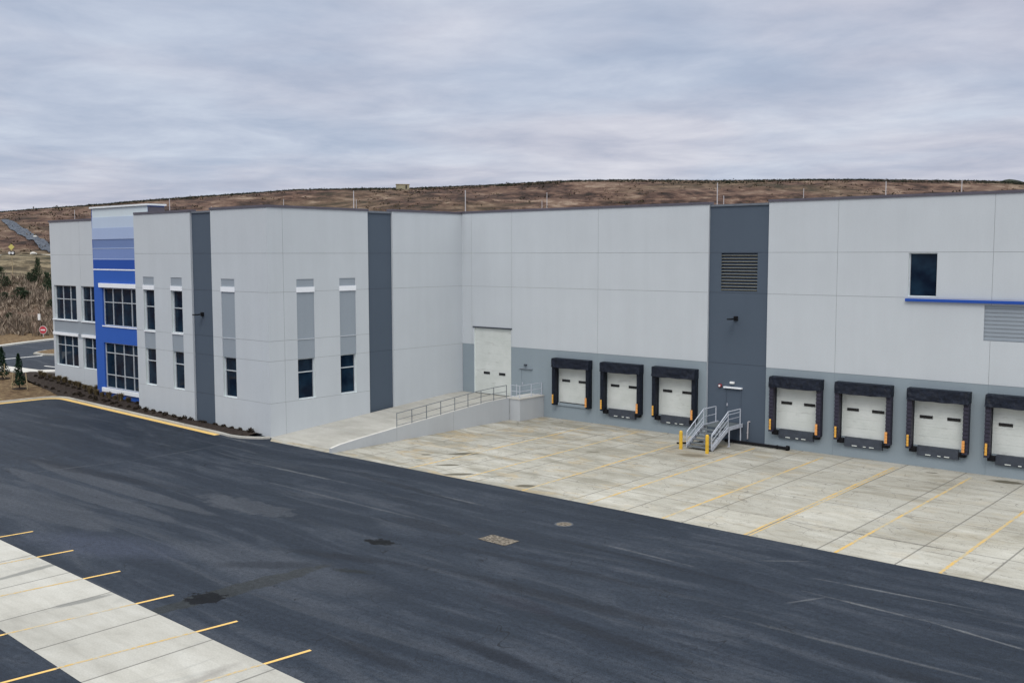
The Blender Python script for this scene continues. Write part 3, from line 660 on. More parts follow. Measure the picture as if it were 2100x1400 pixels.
# --- left wing (set back most)
lf = joints(-33, -22, [11.2, 2.05], [-27.9], 13.9) + [
    (-32.75, -23, 4.80, 5.82, 0.03, 2), (-28.6, -27.9, 4.4, 5.0, 0.03, 2)]
lws = [(-32.62, -28.75, 5.87, 8.70), (-27.95, -24.1, 5.87, 8.70), (-32.62, -28.75, 2.08, 4.58), (-27.95, -24.1, 2.08, 4.58)]
for (a_, b, c, d) in lws: lf.append((a_, b, c, d, 0.35, None, 4))
slab('wall', (0, WL, 0), (1, 0, 0), (0, -1, 0), -33, -22, -0.6, 13.88, MW, lf)
for (a_, b, c, d) in lws:
    t3 = (b - a_) / 3
    window(a_, b, c, d, [a_ + t3, a_ + 2 * t3], [7.58 if c > 5 else 3.77], lambda u, z, dd: (u, WL + dd, z), 0.22, 0.055)
for (x0, x1) in ((-32.95, -28.6), (-28.0, -23.6)):
    trim('sill', x0, x1, WL - .07, WL + .1, 5.82, 5.98 - 0.10, M['sill']); trim('lintel', x0, x1, WL - .07, WL + .1, 4.60, 4.82, M['sill'])
# --- blue bay
MT = [M['blue'], M['sill'], M['blue2'], M['bl5'], M['bl4'], M['bl3'], M['bl2'], M['bl1']]
tf = [(-23.7, -15.3, 10.13, 10.86, 0.0, 2), (-23.7, -15.3, 10.04, 10.13, -0.02, 1), (-23.7, -15.3, 10.86, 11.67, 0.02, 3), (-23.7, -15.3, 11.67, 12.35, 0.04, 4),
      (-23.7, -15.3, 12.35, 13.19, 0.0, 5), (-23.7, -15.3, 13.19, 14.0, 0.02, 6), (-23.7, -15.3, 14.0, 14.68, 0.04, 7), (-23.7, -15.3, 11.65, 11.69, 0.0, 6), (-23.7, -15.3, 10.84, 10.88, 0.0, 6)]
tws = [(-22.35, -16.9, 5.87, 8.71, (7.63,)), (-22.35, -16.9, 1.12, 4.57, (3.80, 2.13))]
for (a_, b, c, d, r) in tws: tf.append((a_, b, c, d, 0.3, None, 0))
slab('blue_bay_wall', (0, WT, 0), (1, 0, 0), (0, -1, 0), -23.6, -15.4, -0.6, 14.68, MT, tf, 1.3)
for (a_, b, c, d, r) in tws:
    t4 = (b - a_) / 4; window(a_, b, c, d, [a_ + t4, a_ + 2 * t4, a_ + 3 * t4], r, lambda u, z, dd: (u, WT + dd, z), 0.18, 0.055)
trim('lintel', -22.66, -16.6, WT - .14, WT + .1, 8.74, 9.06, M['sill'], 0.01)
trim('sill', -22.45, -16.8, WT - .05, WT + .1, 5.78, 5.86, M['sill'])
trim('sill', -22.66, -16.6, WT - .14, WT + .1, 0.80, 1.12, M['sill'], 0.01)
trim('coping', -23.75, -15.25, WT - .1, WT + 1.4, 14.68, 14.80, M['white'])
trim('bay_return', -15.4, -15.34, WT + 0.02, WT + 1.3, 13.0, 14.60, M['coping'])
# --- front panels C, E
def strip_feats(u0, u1, lower_only):
    f = [(u0, u1, 2.10, 4.67, 0.30, None, 4)]
    if lower_only: f += [(u0, u1, 4.67, 8.84, 0.035, 2), (u0, u1, 5.87, 5.91, 0.0, 0)]
    else: f += [(u0, u1, 4.67, 5.83, 0.035, 2), (u0, u1, 5.92, 8.78, 0.30, None, 4)]
    f += [(u0 - .03, u1 + .03, 8.84 if lower_only else 8.78, 9.16 if lower_only else 9.08, -0.04, 3), (u0, u1, 9.16 if lower_only else 9.08, 9.66, 0.035, 2)]
    return f
HC = [11.27, 8.89, 5.90, 4.66, 2.07]
cf = joints(-15.6, -8.4, HC, []) + strip_feats(-14.55, -13.12, False) + strip_feats(-10.95, -9.57, False)
slab('wall', (0, WF, 0), (1, 0, 0), (0, -1, 0), -15.6, -8.4, -0.6, 14.0, MW, cf, 0.6)
ef = joints(-6.0, 0, HC, []) + strip_feats(-4.97, -3.5, True)
slab('wall', (0, WF, 0), (1, 0, 0), (0, -1, 0), -6.0, 0, -0.6, 14.05, MW, ef, 0.4, (True, False))
for (a_, b) in ((-14.55, -13.12), (-10.95, -9.57)):
    window(a_, b, 5.92, 8.78, [], [7.6], lambda u, z, dd: (u, WF + dd, z), 0.22); window(a_, b, 2.10, 4.67, [], [3.8], lambda u, z, dd: (u, WF + dd, z), 0.22)
    trim('sill', a_ - .03, b + .03, WF - .03, WF + .05, 5.83, 5.92, M['sill'])
window(-4.97, -3.5, 2.10, 4.67, [], [3.8], lambda u, z, dd: (u, WF + dd, z), 0.22)
MD = [M['dark'], M['djoint']]
slab('charcoal_wall', (0, WF + .14, 0), (1, 0, 0), (0, -1, 0), -8.4, -6.0, -0.6, 13.9, MD, joints(-8.4, -6, [11.27, 8.89, 4.66, 5.9, 2.07], []), 0.4, (False, False))
# --- side wall facing the court
sf = joints(-17.1, -9.05, HC, [-15.93]) + strip_feats(-14.95, -13.6, True) + strip_feats(-11.53, -10.18, True)
slab('wall', (0, 0, 0), (0, 1, 0), (1, 0, 0), -17.1, -9.05, -0.6, 14.05, MW, sf, 0.4, (False, True))
for (a_, b) in ((-14.95, -13.6), (-11.53, -10.18)):
    window(a_, b, 2.10, 4.67, [], [3.8], lambda u, z, dd: (-dd, u, z), 0.22)
slab('charcoal_wall', (-.14, 0, 0), (0, 1, 0), (1, 0, 0), -9.05, -6.85, -0.6, 13.95, MD, joints(-9.05, -6.85, [11.27, 8.89, 4.66], []), 0.4, (False, False))
slab('wall', (0, 0, 0), (0, 1, 0), (1, 0, 0), -6.85, 0.0, -0.6, 14.1, MW, joints(-6.85, 0, [11.27, 8.89, 4.66], []), 0.4, (True, False))
# --- dock wall
DOCKS = [10.30, 14.34, 18.34, 26.35, 30.27, 34.22, 38.12, 42.1]
df = [(0, 20.45, -0.6, 4.68, 0.012, 5)] + joints(0, 20.45, [11.27, 8.89], [0.95, 4.80, 12.27], 14.2)
df += [(1.15, 4.72, 1.05, 5.90, 0.34, None, 4)]
for c in DOCKS[:3]: df.append((c - 1.32, c + 1.32, 1.12, 3.70, 0.30, None, 5))
df += [(5.62, 6.62, 1.12, 3.20, 0.10, 5)]
slab('wall', (0, 0, 0), (1, 0, 0), (0, -1, 0), 0, 20.45, -0.6, 14.15, MW, df, 0.4, (False, True))
vf = [(21.25, 23.62, 9.0, 11.24, 0.20, None, 0), (21.67, 22.72, 1.15, 3.16, 0.06, 0)]
slab('charcoal_wall', (0, .14, 0), (1, 0, 0), (0, -1, 0), 20.45, 24.36, -0.6, 14.0, MD, joints(20.45, 24.36, [11.27, 8.89, 4.66], []) + vf, 0.4, (False, False))
ef = [(24.36, 80, -0.6, 4.62, 0.012, 5)] + joints(24.36, 80, [11.27, 8.89], [28.5, 36.55, 44.7, 52.8, 60.9], 14.2)
for c in DOCKS[3:]: ef.append((c - 1.32, c + 1.32, 1.12, 3.70, 0.30, None, 5))
ef += [(32.38, 33.84, 8.95, 11.23, 0.28, None, 4), (36.22, 40.0, 6.82, 8.62, 0.06, 2)]
for k in range(9): ef.append((36.22, 40.0, 6.82 + k * .2, 6.86 + k * .2, 0.09, 1))
slab('wall', (0, 0, 0), (1, 0, 0), (0, -1, 0), 24.36, 80, -0.6, 14.15, MW, ef, 0.4, (True, True))
window(32.38, 33.84, 8.95, 11.23, [], [], lambda u, z, dd: (u, dd, z), 0.2, 0.05)
trim('blue_canopy', 32.3, 40.5, -0.16, -0.002, 8.70, 8.85, M['blue2'], 0.008)
# louvre on the charcoal strip
mb = MB(); mb.box(21.25, 23.62, .30, .33, 9.0, 11.24)
lv = mb.build('louvre', M['djoint'], B); mb = MB()
for k in range(12): z = 9.06 + k * 0.185; mb.face([(21.25, .26, z + .09), (23.62, .26, z + .09), (23.62, .16, z), (21.25, .16, z)]); mb.box(21.25, 23.62, .148, .165, z - .002, z + .018, 1)
mb.build('louvre_blades', [M['dark'], M['tan']], lv)
# copings
for (x0, x1, z) in ((-33.1, -23.6, 13.88), (-15.5, -8.35, 14.0), (-6.05, -0.5, 14.05)):
    y = WL if x0 < -30 else WF; trim('coping', x0, x1, y - .06, y + .46, z, z + .14, M['coping'])
trim('coping', -8.35, -6.05, WF + .06, WF + .6, 13.9, 14.02, M['dcoping'])
trim('coping', -.5, .06, WF - .06, -9.0, 14.05, 14.19, M['coping']); trim('coping', -.6, -.06, -9.0, -6.9, 13.95, 14.08, M['dcoping'])
trim('coping', -.5, .06, -6.9, -.06, 14.1, 14.24, M['coping']); trim('coping', -.5, 20.5, -.06, .46, 14.152, 14.29, M['coping'])
trim('coping', 20.5, 24.32, .06, .6, 14.0, 14.12, M['dcoping']); trim('coping', 24.32, 80.1, -.06, .46, 14.15, 14.29, M['coping'])
# hidden sides and roof
mb = MB(); mb.box(-33, 80, 0.5, 62, 13.2, 13.35); mb.box(-33, -0.45, -14.5, 0.5, 13.2, 13.35); mb.build('roof', M['roof'], B)
mb = MB(); mb.box(-33, -32.6, -14.6, 62, -.6, 13.9); mb.box(-32.6, 80, 61.6, 62, -.6, 13.9); mb.box(79.6, 80, .4, 61.6, -.6, 13.9); mb.box(-32.5, -.45, -14.2, -14.0, -.6, 13.2)
mb.build('rear_wall', M['wall'], B)
# roof masts
for (x, y, zt, r) in [(-33.4 + .8, -13.0, 14.95, .03), (-17.7, -13.0, 15.35, .04), (-12.2, -13.0, 14.6, .03), (-2.42, -14.0, 14.73, .03), (-8.2, -3.0, 15.35, .03), (-5.2, -5.8, 15.75, .05), (0.4 - .9, .9, 15.9, .055),
                      (5.9, 2.0, 14.95, .03), (6.35, 2.0, 15.5, .035), (19.85, 2.0, 15.55, .05), (20.3, 2.0, 14.75, .035), (25.5, 2.0, 14.97, .03), (30.3, 2.0, 15.15, .04), (34.3, 2.0, 15.05, .035)]:
    mb = MB(); mb.tube((x, y, 13.35), (x, y, zt), r * .6, 8); mb.tube((x, y, 13.35), (x, y, 13.5), r * 2.2, 8); mb.build('roof_mast', M['mast'], B, smooth=False)

# drive-in door at the ramp head
def sectional(name, x0, x1, z0, z1, y, mat, sec):
    mb = MB(); n = max(1, round((z1 - z0) / sec)); h = (z1 - z0) / n
    for k in range(n):
        mb.box(x0, x1, y, y + .05, z0 + k * h + .006, z0 + (k + 1) * h - .006)
        mb.box(x0 + .01, x1 - .01, y + .012, y + .045, z0 + (k + 1) * h - .01, z0 + (k + 1) * h + .005)
        for q in (1, 2): mb.box(x0 + .01, x1 - .01, y - .004, y + .001, z0 + k * h + h * q / 3 - .012, z0 + k * h + h * q / 3 + .012)
    return mb.build(name, mat, B)
d = sectional('drive_in_door', 1.15, 4.72, 1.12, 5.86, 0.12, M['doorw'], 0.6)
for x in (2.02, 3.5): mb = MB(); mb.box(x, x + .58, .085, .118, 2.56, 2.73); mb.build('door_window', M['slot'], d)
mb = MB(); mb.box(1.15, 4.72, .10, .17, 1.05, 1.12); mb.build('door_seal', M['black'], d)
trim('door_header', 1.05, 4.82, -.05, -.003, 5.90, 5.98, M['lev'])
# overhead dock doors with shelters
def shelter(c, plain_pads, lev):
    d = sectional('dock_door', c - 1.32, c + 1.32, 1.13, 3.70, 0.10, M['doorw'], 0.53)
    for s_ in (-1, 1):
        x = c + s_ * 0.70; mb = MB(); mb.box(x - .33, x + .33, .062, .097, 2.58, 2.735); mb.build('door_window', M['slot'], d)
    # frame against the wall
    mb = MB(); mb.box(c - 1.53, c - 1.29, -.10, -.004, .98, 4.12); mb.box(c + 1.29, c + 1.53, -.10, -.004, .98, 4.12); mb.box(c - 1.29, c + 1.29, -.10, -.004, 3.72, 4.12)
    sh = mb.build('dock_shelter', M['black'], B)
    for s_ in (-1, 1):
        mb = MB(); x0, x1 = sorted((c + s_ * 1.30, c + s_ * 1.55))
        if plain_pads:
            mb.box(x0, x1, -.42, -.105, .98, 4.14)
        else:
            n = 15; h = 3.12 / n
            for k in range(n):
                z = 1.0 + k * h; i = len(mb.v)
                mb.v += [(x0, -.105, z), (x1, -.105, z), (x1, -.105, z + h), (x0, -.105, z + h), (x0 - .012, -.45, z - .015), (x1 + .012, -.45, z - .015), (x1, -.395, z + h), (x0, -.395, z + h)]
                for f in ((0, 1, 2, 3), (4, 7, 6, 5), (0, 4, 5, 1), (1, 5, 6, 2), (2, 6, 7, 3), (3, 7, 4, 0)): mb.f.append(tuple(i + q for q in f)); mb.m.append(0)
        mb.build('side_pad', M['vinyl'] if plain_pads else M['pleat'], sh, 0.012)
        xg = c - 1.44 if s_ < 0 else c + 1.36
        mb = MB()
        for k in range(4): mb.box(xg - .055 - .015 * (s_ > 0), xg + .055 + .015 * (s_ > 0), -.50, -.452, 1.10 + k * .155, 1.10 + k * .155 + .142, 0)
        mb.build('warning_guard', M['orange'] if s_ < 0 else M['orange2'], sh, 0.008)
    # sagging head curtain
    mb = MB(); nx, nz = 26, 10; rnd = random.Random(int(c * 10))
    ph = rnd.uniform(0, 6)
    def cur(i, j):
        u = i / nx; w = j / nz; x = c - 1.56 + 3.12 * u; z = 4.17 - 0.59 * w
        y = -.44 - .10 * w + .035 * math.sin(u * 9 + ph + 2 * w) * w + .03 * noise.noise(Vector((u * 7, w * 3, c)))
        edge = min(u, 1 - u); y += .02 * math.sin(edge * 60 - w * 6) * math.exp(-edge * 8)
        z -= .03 * math.sin(u * math.pi) * w - .012 * math.sin(u * 17 + ph) * w
        return (x, y, z)
    for i in range(nx):
        for j in range(nz): mb.face([cur(i, j), cur(i, j + 1), cur(i + 1, j + 1), cur(i + 1, j)])
    mb.face([(c - 1.56, -.005, 4.19), (c + 1.56, -.005, 4.19), cur(nx, 0), cur(0, 0)])
    for i, sx in ((0, -1), (nx, 1)):
        p = [cur(i, j) for j in range(nz + 1)]; mb.face([(c + sx * 1.56, -.005, 4.19)] + p + [(c + sx * 1.56, -.12, 3.62), (c + sx * 1.56, -.005, 3.62)])
    for i in range(nx): mb.face([cur(i, nz), (cur(i, nz)[0], -.16, 3.60), (cur(i + 1, nz)[0], -.16, 3.60), cur(i + 1, nz)])
    mb.build('head_curtain', M['vinyl'], sh)
    if lev:
        mb = MB(); mb.box(c - 1.07, c + 1.05, -.13, -.004, .62, 1.10); mb.box(c - 1.05, c + 1.03, -.10, .09, 1.10, 1.125)
        for k, (xx, ww) in enumerate(((c - .62, .28), (c + .0, .16), (c + .34, .26))): mb.box(xx, xx + ww, -.165, -.131, .675, .725, 1)
        mb.build('dock_leveller', [M['lev'], M['doorw']], B, 0.006)
        for xx in (c - 1.42, c + 1.08): mb = MB(); mb.box(xx, xx + .35, -.30, -.004, .80, 1.07 if xx < c else 1.02); mb.build('dock_bumper', M['black'], B, 0.02)
    else:
        mb = MB(); mb.box(c - 1.30, c + 1.34, -.07, -.004, .93, 1.12); mb.build('door_threshold', M['band'], B, 0.01)
        mb = MB(); mb.box(c - 1.2, c + 1.25, .04, .11, 1.12, 1.17); mb.build('door_seal', M['black'], B)
for i, c in enumerate(DOCKS): shelter(c, i < 3, i > 0)
# personnel doors, hoods, lamps, alarm bell, drain pipe
def pdoor(x0, x1, y, mat, hmat, z0, z1):
    mb = MB(); mb.box(x0 + .05, x1 - .05, y, y + .05, z0, z1 - .05)
    dd = mb.build('personnel_door', mat, B)
    mb = MB(); mb.box(x0 + .12, x0 + .17, y - .06, y - .001, z0 + .95, z0 + 1.12); mb.build('handle', M['steel'], dd)
    mb = MB(); mb.box(x0, x0 + .05, y - .03, y + .06, z0, z1); mb.box(x1 - .05, x1, y - .03, y + .06, z0, z1); mb.box(x0 + .05, x1 - .05, y - .03, y + .06, z1 - .05, z1); mb.build('door_frame', mat, dd)
pdoor(5.62, 6.62, 0.04, M['band'], M['lev'], 1.13, 3.19)
trim('rain_hood', 5.50, 6.72, -.09, -.003, 3.22, 3.26, M['inset'])
pdoor(21.67, 22.72, 0.145, M['dark'], M['white'], 1.16, 3.15)
trim('rain_hood', 21.60, 22.80, -.02, .137, 3.20, 3.28, M['sill'])
def wall_lamp(p, dirv, length, mat, small=False):
    p = Vector(p); dv = Vector(dirv); mb = MB(); sd = Vector((0, 0, 1)).cross(dv)
    mb.bar(p + dv * .002, p + dv * .12, .24, .26); mb.bar(p + dv * .1, p + dv * (length * .5), .07, .07); mb.bar(p + dv * (length * .45) - Vector((0, 0, .01)), p + dv * length - Vector((0, 0, .01)), .28, .07)
    return mb.build('wall_lamp', mat, B, 0.01)
wall_lamp((-7.35, WF + .14, 7.30), (0, -1, 0), .72, M['black']); wall_lamp((22.3, .14, 7.38), (0, -1, 0), 0.9, M['black'])
mb = MB(); mb.box(22.0, 22.28, .0, .137, 3.47, 3.60); mb.build('door_lamp', M['signwhite'], B, 0.02)
mb = MB(); mb.box(6.0, 6.2, -.14, -.003, 3.42, 3.54); mb.build('door_lamp', M['lev'], B, 0.02)
mb = MB(); mb.tube((21.33, .137, 3.30), (21.33, .02, 3.30), .11, 16); mb.tube((21.33, .02, 3.30), (21.33, -.02, 3.30), .06, 12, 1); mb.build('alarm_bell', [M['red'], M['signwhite']], B)
mb = MB(); mb.path([(23.32, .13, 1.30), (23.26, .02, 1.30), (23.24, .02, .28)], .042, 8); mb.tube((23.24, .02, .62), (23.24, .02, .68), .055, 8); mb.build('drain_pipe', M['mast'], B)

# ------------------------------------------------------------------ access ramp and its railing
RP = empty('access_ramp', (3.4, -9, 0)); tag(RP, 'sloping concrete ramp with a low side wall leading up to the tall white drive-in door', 'ramp')
def rz(y): return lerp(y, [-17.2, -16.8, -1.5, 0], [0.007, 0.02, 1.11, 1.11])
OX, OY = -3.4, 9
mb = MB(); ys = [-17.2, -16.8, -13.5, -13.46, -8.1, -8.06, -3.6, -3.56, -1.5, 0.0]
for k in range(len(ys) - 1):
    y0, y1 = ys[k], ys[k + 1]; mi = 1 if (y1 - y0) < 0.06 else 0; dz = -.004 if mi else 0
    mb.face([(0.0 + OX, y0 + OY, rz(y0) + dz), (6.62 + OX, y0 + OY, rz(y0) + dz), (6.62 + OX, y1 + OY, rz(y1) + dz), (0.0 + OX, y1 + OY, rz(y1) + dz)], mi)
mb.build('ramp_surface', [M['ramp'], M['joint']], RP)
def wtop(y): return lerp(y, [-17.9, -17.15, -15.7, -14.2, -12.87, -10.6, -8, -4.7, -2.6], [0.28, 0.42, 0.57, 0.70, 0.82, 1.0, 1.22, 1.47, 1.52])
mb = MB(); ys = [-17.9, -17.15, -15.7, -14.2, -12.87, -10.6, -8, -4.7, -2.6]
for k in range(len(ys) - 1):
    y0, y1 = ys[k], ys[k + 1]; a0, a1 = wtop(y0), wtop(y1)
    pts = lambda x0, x1: None
    i = len(mb.v)
    for (y, h) in ((y0, a0), (y1, a1)): mb.v += [(6.60 + OX, y + OY, -.2), (6.80 + OX, y + OY, -.2), (6.80 + OX, y + OY, h), (6.60 + OX, y + OY, h)]
    for f in ((1, 5, 6, 2), (3, 7, 4, 0)): mb.f.append(tuple(i + q for q in f)); mb.m.append(0)
    mb.f.append((i + 2, i + 6, i + 7, i + 3)); mb.m.append(1)
    if k == 0: mb.f.append((i, i + 1, i + 2, i + 3)); mb.m.append(0)
    if k == len(ys) - 2: mb.f.append((i + 7, i + 6, i + 5, i + 4)); mb.m.append(0)
for jy in (-12.9, -8.0): mb.box(6.80 + OX, 6.803 + OX, jy - .012 + OY, jy + .012 + OY, 0.0, wtop(jy), 2)
mb.build('side_wall', [M['rwall'], M['gravel'], M['joint']], RP)
mb = MB(); mb.box(6.803 + OX, 7.72 + OX, -2.55 + OY, -.004 + OY, -.2, 1.45, 0); mb.box(6.5 + OX, 7.76 + OX, -2.6 + OY, -.006 + OY, 1.453, 1.53, 1)
mb.build('landing_block', [M['rwall'], M['gravel']], RP)
mb = MB(); mb.box(6.79 + OX, 6.83 + OX, -2.62 + OY, -2.57 + OY, 0.0, 1.45); mb.build('expansion_joint', M['joint'], RP)

RL = empty('ramp_railing', (6.7, -12.8, 0.8)); tag(RL, 'grey tubular two-rail guard railing along the top of the ramp side wall', 'railing')
o3 = Vector((6.7, -12.8, 0.8)); posts = [-12.80, -11.55, -10.3, -9.05, -7.78, -6.55, -5.30, -4.05, -2.75]
def rtop(y): return wtop(y) + lerp(y, [-12.9, -2.6], [0.84, 0.86])
def loc(x, y, z): return Vector((x, y, z)) - o3
for y in posts: mb = MB(); mb.tube(loc(6.7, y, wtop(y) - .01), loc(6.7, y, rtop(y)), .027, 8); mb.build('post', M['rail'], RL)
for frac in (1.0, 0.52, 0.10):
    mb = MB(); pp = [loc(6.7, y, wtop(y) + (rtop(y) - wtop(y)) * frac) for y in posts]; mb.path(pp, .024 if frac == 1 else .018, 8); mb.build('rail', M['rail'], RL)
LR = empty('landing_railing', (7.6, -2.4, 1.53)); tag(LR, 'short grey guard railing turning the corner on the landing block beside the dock wall', 'railing')
o4 = Vector((7.6, -2.4, 1.53))
cp = [(6.85, -2.45), (7.62, -2.45), (7.62, -1.25), (7.62, -.12)]
for (x, y) in cp + [(6.95, -2.0)]: mb = MB(); mb.tube(Vector((x, y, 1.53)) - o4, Vector((x, y, 2.38)) - o4, .027, 8); mb.build('post', M['steel'] if x < 7.7 else M['rail'], LR)
for h in (.85, .45, .12): mb = MB(); mb.path([Vector((x, y, 1.53 + h)) - o4 for x, y in cp], .02, 8); mb.build('rail', M['steel'], LR)

# ------------------------------------------------------------------ steel stairs at the charcoal strip
ST = empty('steel_stairs', (22.1, -3.6, 0)); tag(ST, 'galvanized steel exit stairs with pipe handrails climbing to the charcoal personnel door', 'stairs')
def sl(x, y, z): return Vector((x - 22.1, y + 3.6, z))
XL, XR, YB, YT, ZL = 21.30, 22.92, -3.62, -1.75, 1.13
for x in (XL, XR):
    mb = MB(); mb.bar(sl(x, YB, .12), sl(x, YT, ZL - .06), .05, .24); mb.bar(sl(x, YT - .02, ZL - .06), sl(x, -.02, ZL - .06), .05, .22); mb.build('stringer', M['steel'], ST)
    mb = MB()
    hz0, hz1 = .98, 2.06
    mb.path([sl(x, YB, .10), sl(x, YB, hz0), sl(x, YT, hz1 + .02), sl(x, -.32, hz1 + .02), sl(x, -.32, ZL)], .033)
    mb.path([sl(x, YB + .05, .62), sl(x, YT, 1.62), sl(x, -.32, 1.62)], .02); mb.path([sl(x, YB + .05, .36), sl(x, YT, 1.36)], .018)
    mb.path([sl(x, YT, ZL), sl(x, YT, hz1)], .024); mb.path([sl(x, (YB + YT) / 2, .62), sl(x, (YB + YT) / 2, 1.53)], .022)
    if x == XR: mb.path([sl(x + .07, YB - .12, .90), sl(x + .07, YT - .1, 1.92), sl(x + .07, -.5, 1.92)], .02); mb.path([sl(x + .07, YB - .12, .90), sl(x + .07, YB - .12, .70), sl(x, YB + .03, .70)], .018)
    mb.build('handrail', M['steel'], ST)
    for y in (-1.62, -.25):
        mb = MB(); mb.tube(sl(x, y, 0), sl(x, y, ZL - .1), .04, 8); mb.bar(sl(x - .09, y, .012), sl(x + .09, y, .012), .18, .02); mb.build('leg', M['steel'], ST)
for k in range(6):
    f = (k + .5) / 6.5; y = YB + (YT - YB) * f; z = .02 + (ZL - .02) * (k + 1) / 7
    mb = MB(); mb.box(XL + .03 - 22.1, XR - .03 - 22.1, y - .15 + 3.6, y + .15 + 3.6, z - .035, z); mb.box(XL + .03 - 22.1, XR - .03 - 22.1, y - .158 + 3.6, y - .13 + 3.6, z - .06, z + .004, 1); mb.build('tread', [M['tread'], M['rail']], ST)
mb = MB(); mb.box(XL + .03 - 22.1, XR - .03 - 22.1, YT - .05 + 3.6, .12 + 3.6, ZL - .05, ZL); mb.build('landing', M['tread'], ST)

for (x, y, lab) in ((21.15, -4.02, 'yellow steel bollard on the left side at the foot of the exit stairs'), (22.98, -4.22, 'yellow steel bollard on the right side at the foot of the exit stairs')):
    mb = MB(); n = 16; prof = [(0, .09), (.98, .09), (1.04, .078), (1.075, .045), (1.085, .002)]
    rings = []
    for (z, r) in prof: rings.append([(r * 1.12 * math.cos(2 * math.pi * k / n), r * 1.12 * math.sin(2 * math.pi * k / n), z) for k in range(n)])
    for i in range(len(rings) - 1):
        for k in range(n): mb.face([rings[i][k], rings[i][(k + 1) % n], rings[i + 1][(k + 1) % n], rings[i + 1][k]])
    o = mb.build('bollard', M['yellow'], None, 0, True); o.location = (x, y, 0.006)
    tag(o, lab, 'bollard', 'bollards at the exit stairs')
def path_obj(name, pts, r, mat, label, cat, flange=False):
    mb = MB(); o = Vector(pts[0]); mb.path([Vector(p) - o for p in pts], r, 10)
    if flange:
        e = Vector(pts[-1]) - o; dd = (Vector(pts[-1]) - Vector(pts[-2])).normalized(); mb.tube(e - dd * .14, e, r * 1.9, 12); mb.tube(e - dd * .75, e - dd * .69, r * 1.35, 10)
    ob = mb.build(name, mat, None); ob.location = o; return tag(ob, label, cat)
path_obj('drain_pipe', [(22.0, -.42, .13), (23.6, -.42, .13), (26.1, -.46, .13)], .085, M['black'], 'thick black flanged pipe lying along the wall foot right of the steel stairs', 'pipe', True)
path_obj('rubber_hose', [(20.12, -2.80, .06), (20.55, -2.45, .07), (21.05, -2.0, .10), (21.25, -1.2, .12)], .055, M['black'], 'short black hose end sticking out left of the steel stairs', 'hose')
mb = MB(); mb.box(-.2, .2, -.1, .1, 0, .1); o = mb.build('pipe_block', M['doorw'], None, 0.02); o.location = (25.2, -.16, 0.006); tag(o, 'small white block behind the black pipe against the dock wall', 'block')

# manhole and utility slab in the asphalt
mm2 = Mat('utility_slab_concrete', 0.85, 0.3); mm2.color(mm2.ramp(mm2.noise(mm2.pos, 9, 4, 0.8), [(0.40, (0.05, 0.04, 0.032)), (0.5, (0.14, 0.12, 0.095)), (0.60, (0.26, 0.225, 0.18))]))
mb = MB(); n = 28
ring = lambda r, z: [(r * math.cos(2 * math.pi * k / n), r * math.sin(2 * math.pi * k / n), z) for k in range(n)]
a0, a1, a2 = ring(.40, .006), ring(.385, .014), ring(.33, .014); a3 = ring(.32, .010)
for A_, B_, mi in ((a0, a1, 0), (a1, a2, 0), (a2, a3, 0)):
    for k in range(n): mb.face([A_[k], A_[(k + 1) % n], B_[(k + 1) % n], B_[k]], mi)
mb.face(a3, 1); o = mb.build('manhole_frame', [M['lev'], mm2.m], None); o.name = 'manhole_cover'; o.location = (26.15, -21.35, 0.0); tag(o, 'round pale manhole cover in the asphalt near the edge of the concrete court', 'manhole')
mb = MB(); mb.box(-.72, .72, -.42, .42, 0.002, .012); mb.box(-.6, .6, -.32, .32, .012, .016, 1); o = mb.build('drain_grate', [mm2.m, mm2.m], None); o.location = (25.65, -24.9, 0.004); o.rotation_euler = (0, 0, -.02); tag(o, 'rectangular rusty tan drain grate set in the middle of the asphalt', 'drain grate')

# ------------------------------------------------------------------ planting
def leaf(mb, p, s, up=0.3):
    a_ = Vector((random.gauss(0, 1), random.gauss(0, 1), random.gauss(0, 1))).normalized(); b = a_.cross(Vector((random.gauss(0, 1), random.gauss(0, 1), random.gauss(0, 1)))).normalized()
    mb.face([p + a_ * s, p + b * s * .6, p - a_ * s * .9, p - b * s * .6])
def conifer_crown(h, r, n, s, base=.25):
    mb = MB()
    for i in range(n):
        f = random.random() ** 1.25; z = base + f * (h - base); rr = r * (1 - f) ** .75 * (0.75 + .35 * noise.noise(Vector((z * 2.2, i % 7, 1.3)))) + .04
        t = random.random() * 6.283; q = rr * math.sqrt(random.uniform(.25, 1))
        lump = 1 + .35 * math.sin(t * 3 + z * 5)
        leaf(mb, Vector((q * lump * math.cos(t), q * lump * math.sin(t), z)), s * random.uniform(.6, 1.3))
    return mb
def sapling(x, y, h, r, label, sk, stakes):
    z = gz(x) + .1; e = empty('evergreen_sapling', (x, y, z)); tag(e, label, 'tree', 'evergreen saplings on the lawn')
    conifer_crown(h, r, 1500, .07, .3).build('crown', M['sapling'], e)
    mb = MB(); mb.tube((0, 0, -.1), (0, 0, h * .8), .05, 8, 0, .015); mb.build('trunk', M['bark'], e)
    mb = MB()
    for k in range(26): t = k * .6; mb.face([(0, 0, .10), (.62 * math.cos(t), .62 * math.sin(t), .015), (.62 * math.cos(t + .6), .62 * math.sin(t + .6), .015)])
    mb.build('mulch_ring', M['mulch'], e)
    for (dx, dy, dz, lean, lb) in stakes:
        mb = MB(); mb.bar((0, 0, -.15), (lean * .25, lean * .2, 1.25), .06, .06); o = mb.build('tree_stake', M['wood']); o.location = (x + dx, y + dy, z); tag(o, lb, 'stake', 'wooden stakes of the saplings')
sapling(-28.85, -19.75, 2.75, .50, 'narrow dark evergreen sapling nearest the kerb corner, staked on both sides', 1,
        [(-.62, -.35, 0, .6, 'pale wooden stake leaning on the left of the sapling nearest the kerb corner'), (.62, .35, 0, -.3, 'pale wooden stake on the right of the sapling nearest the kerb corner')])
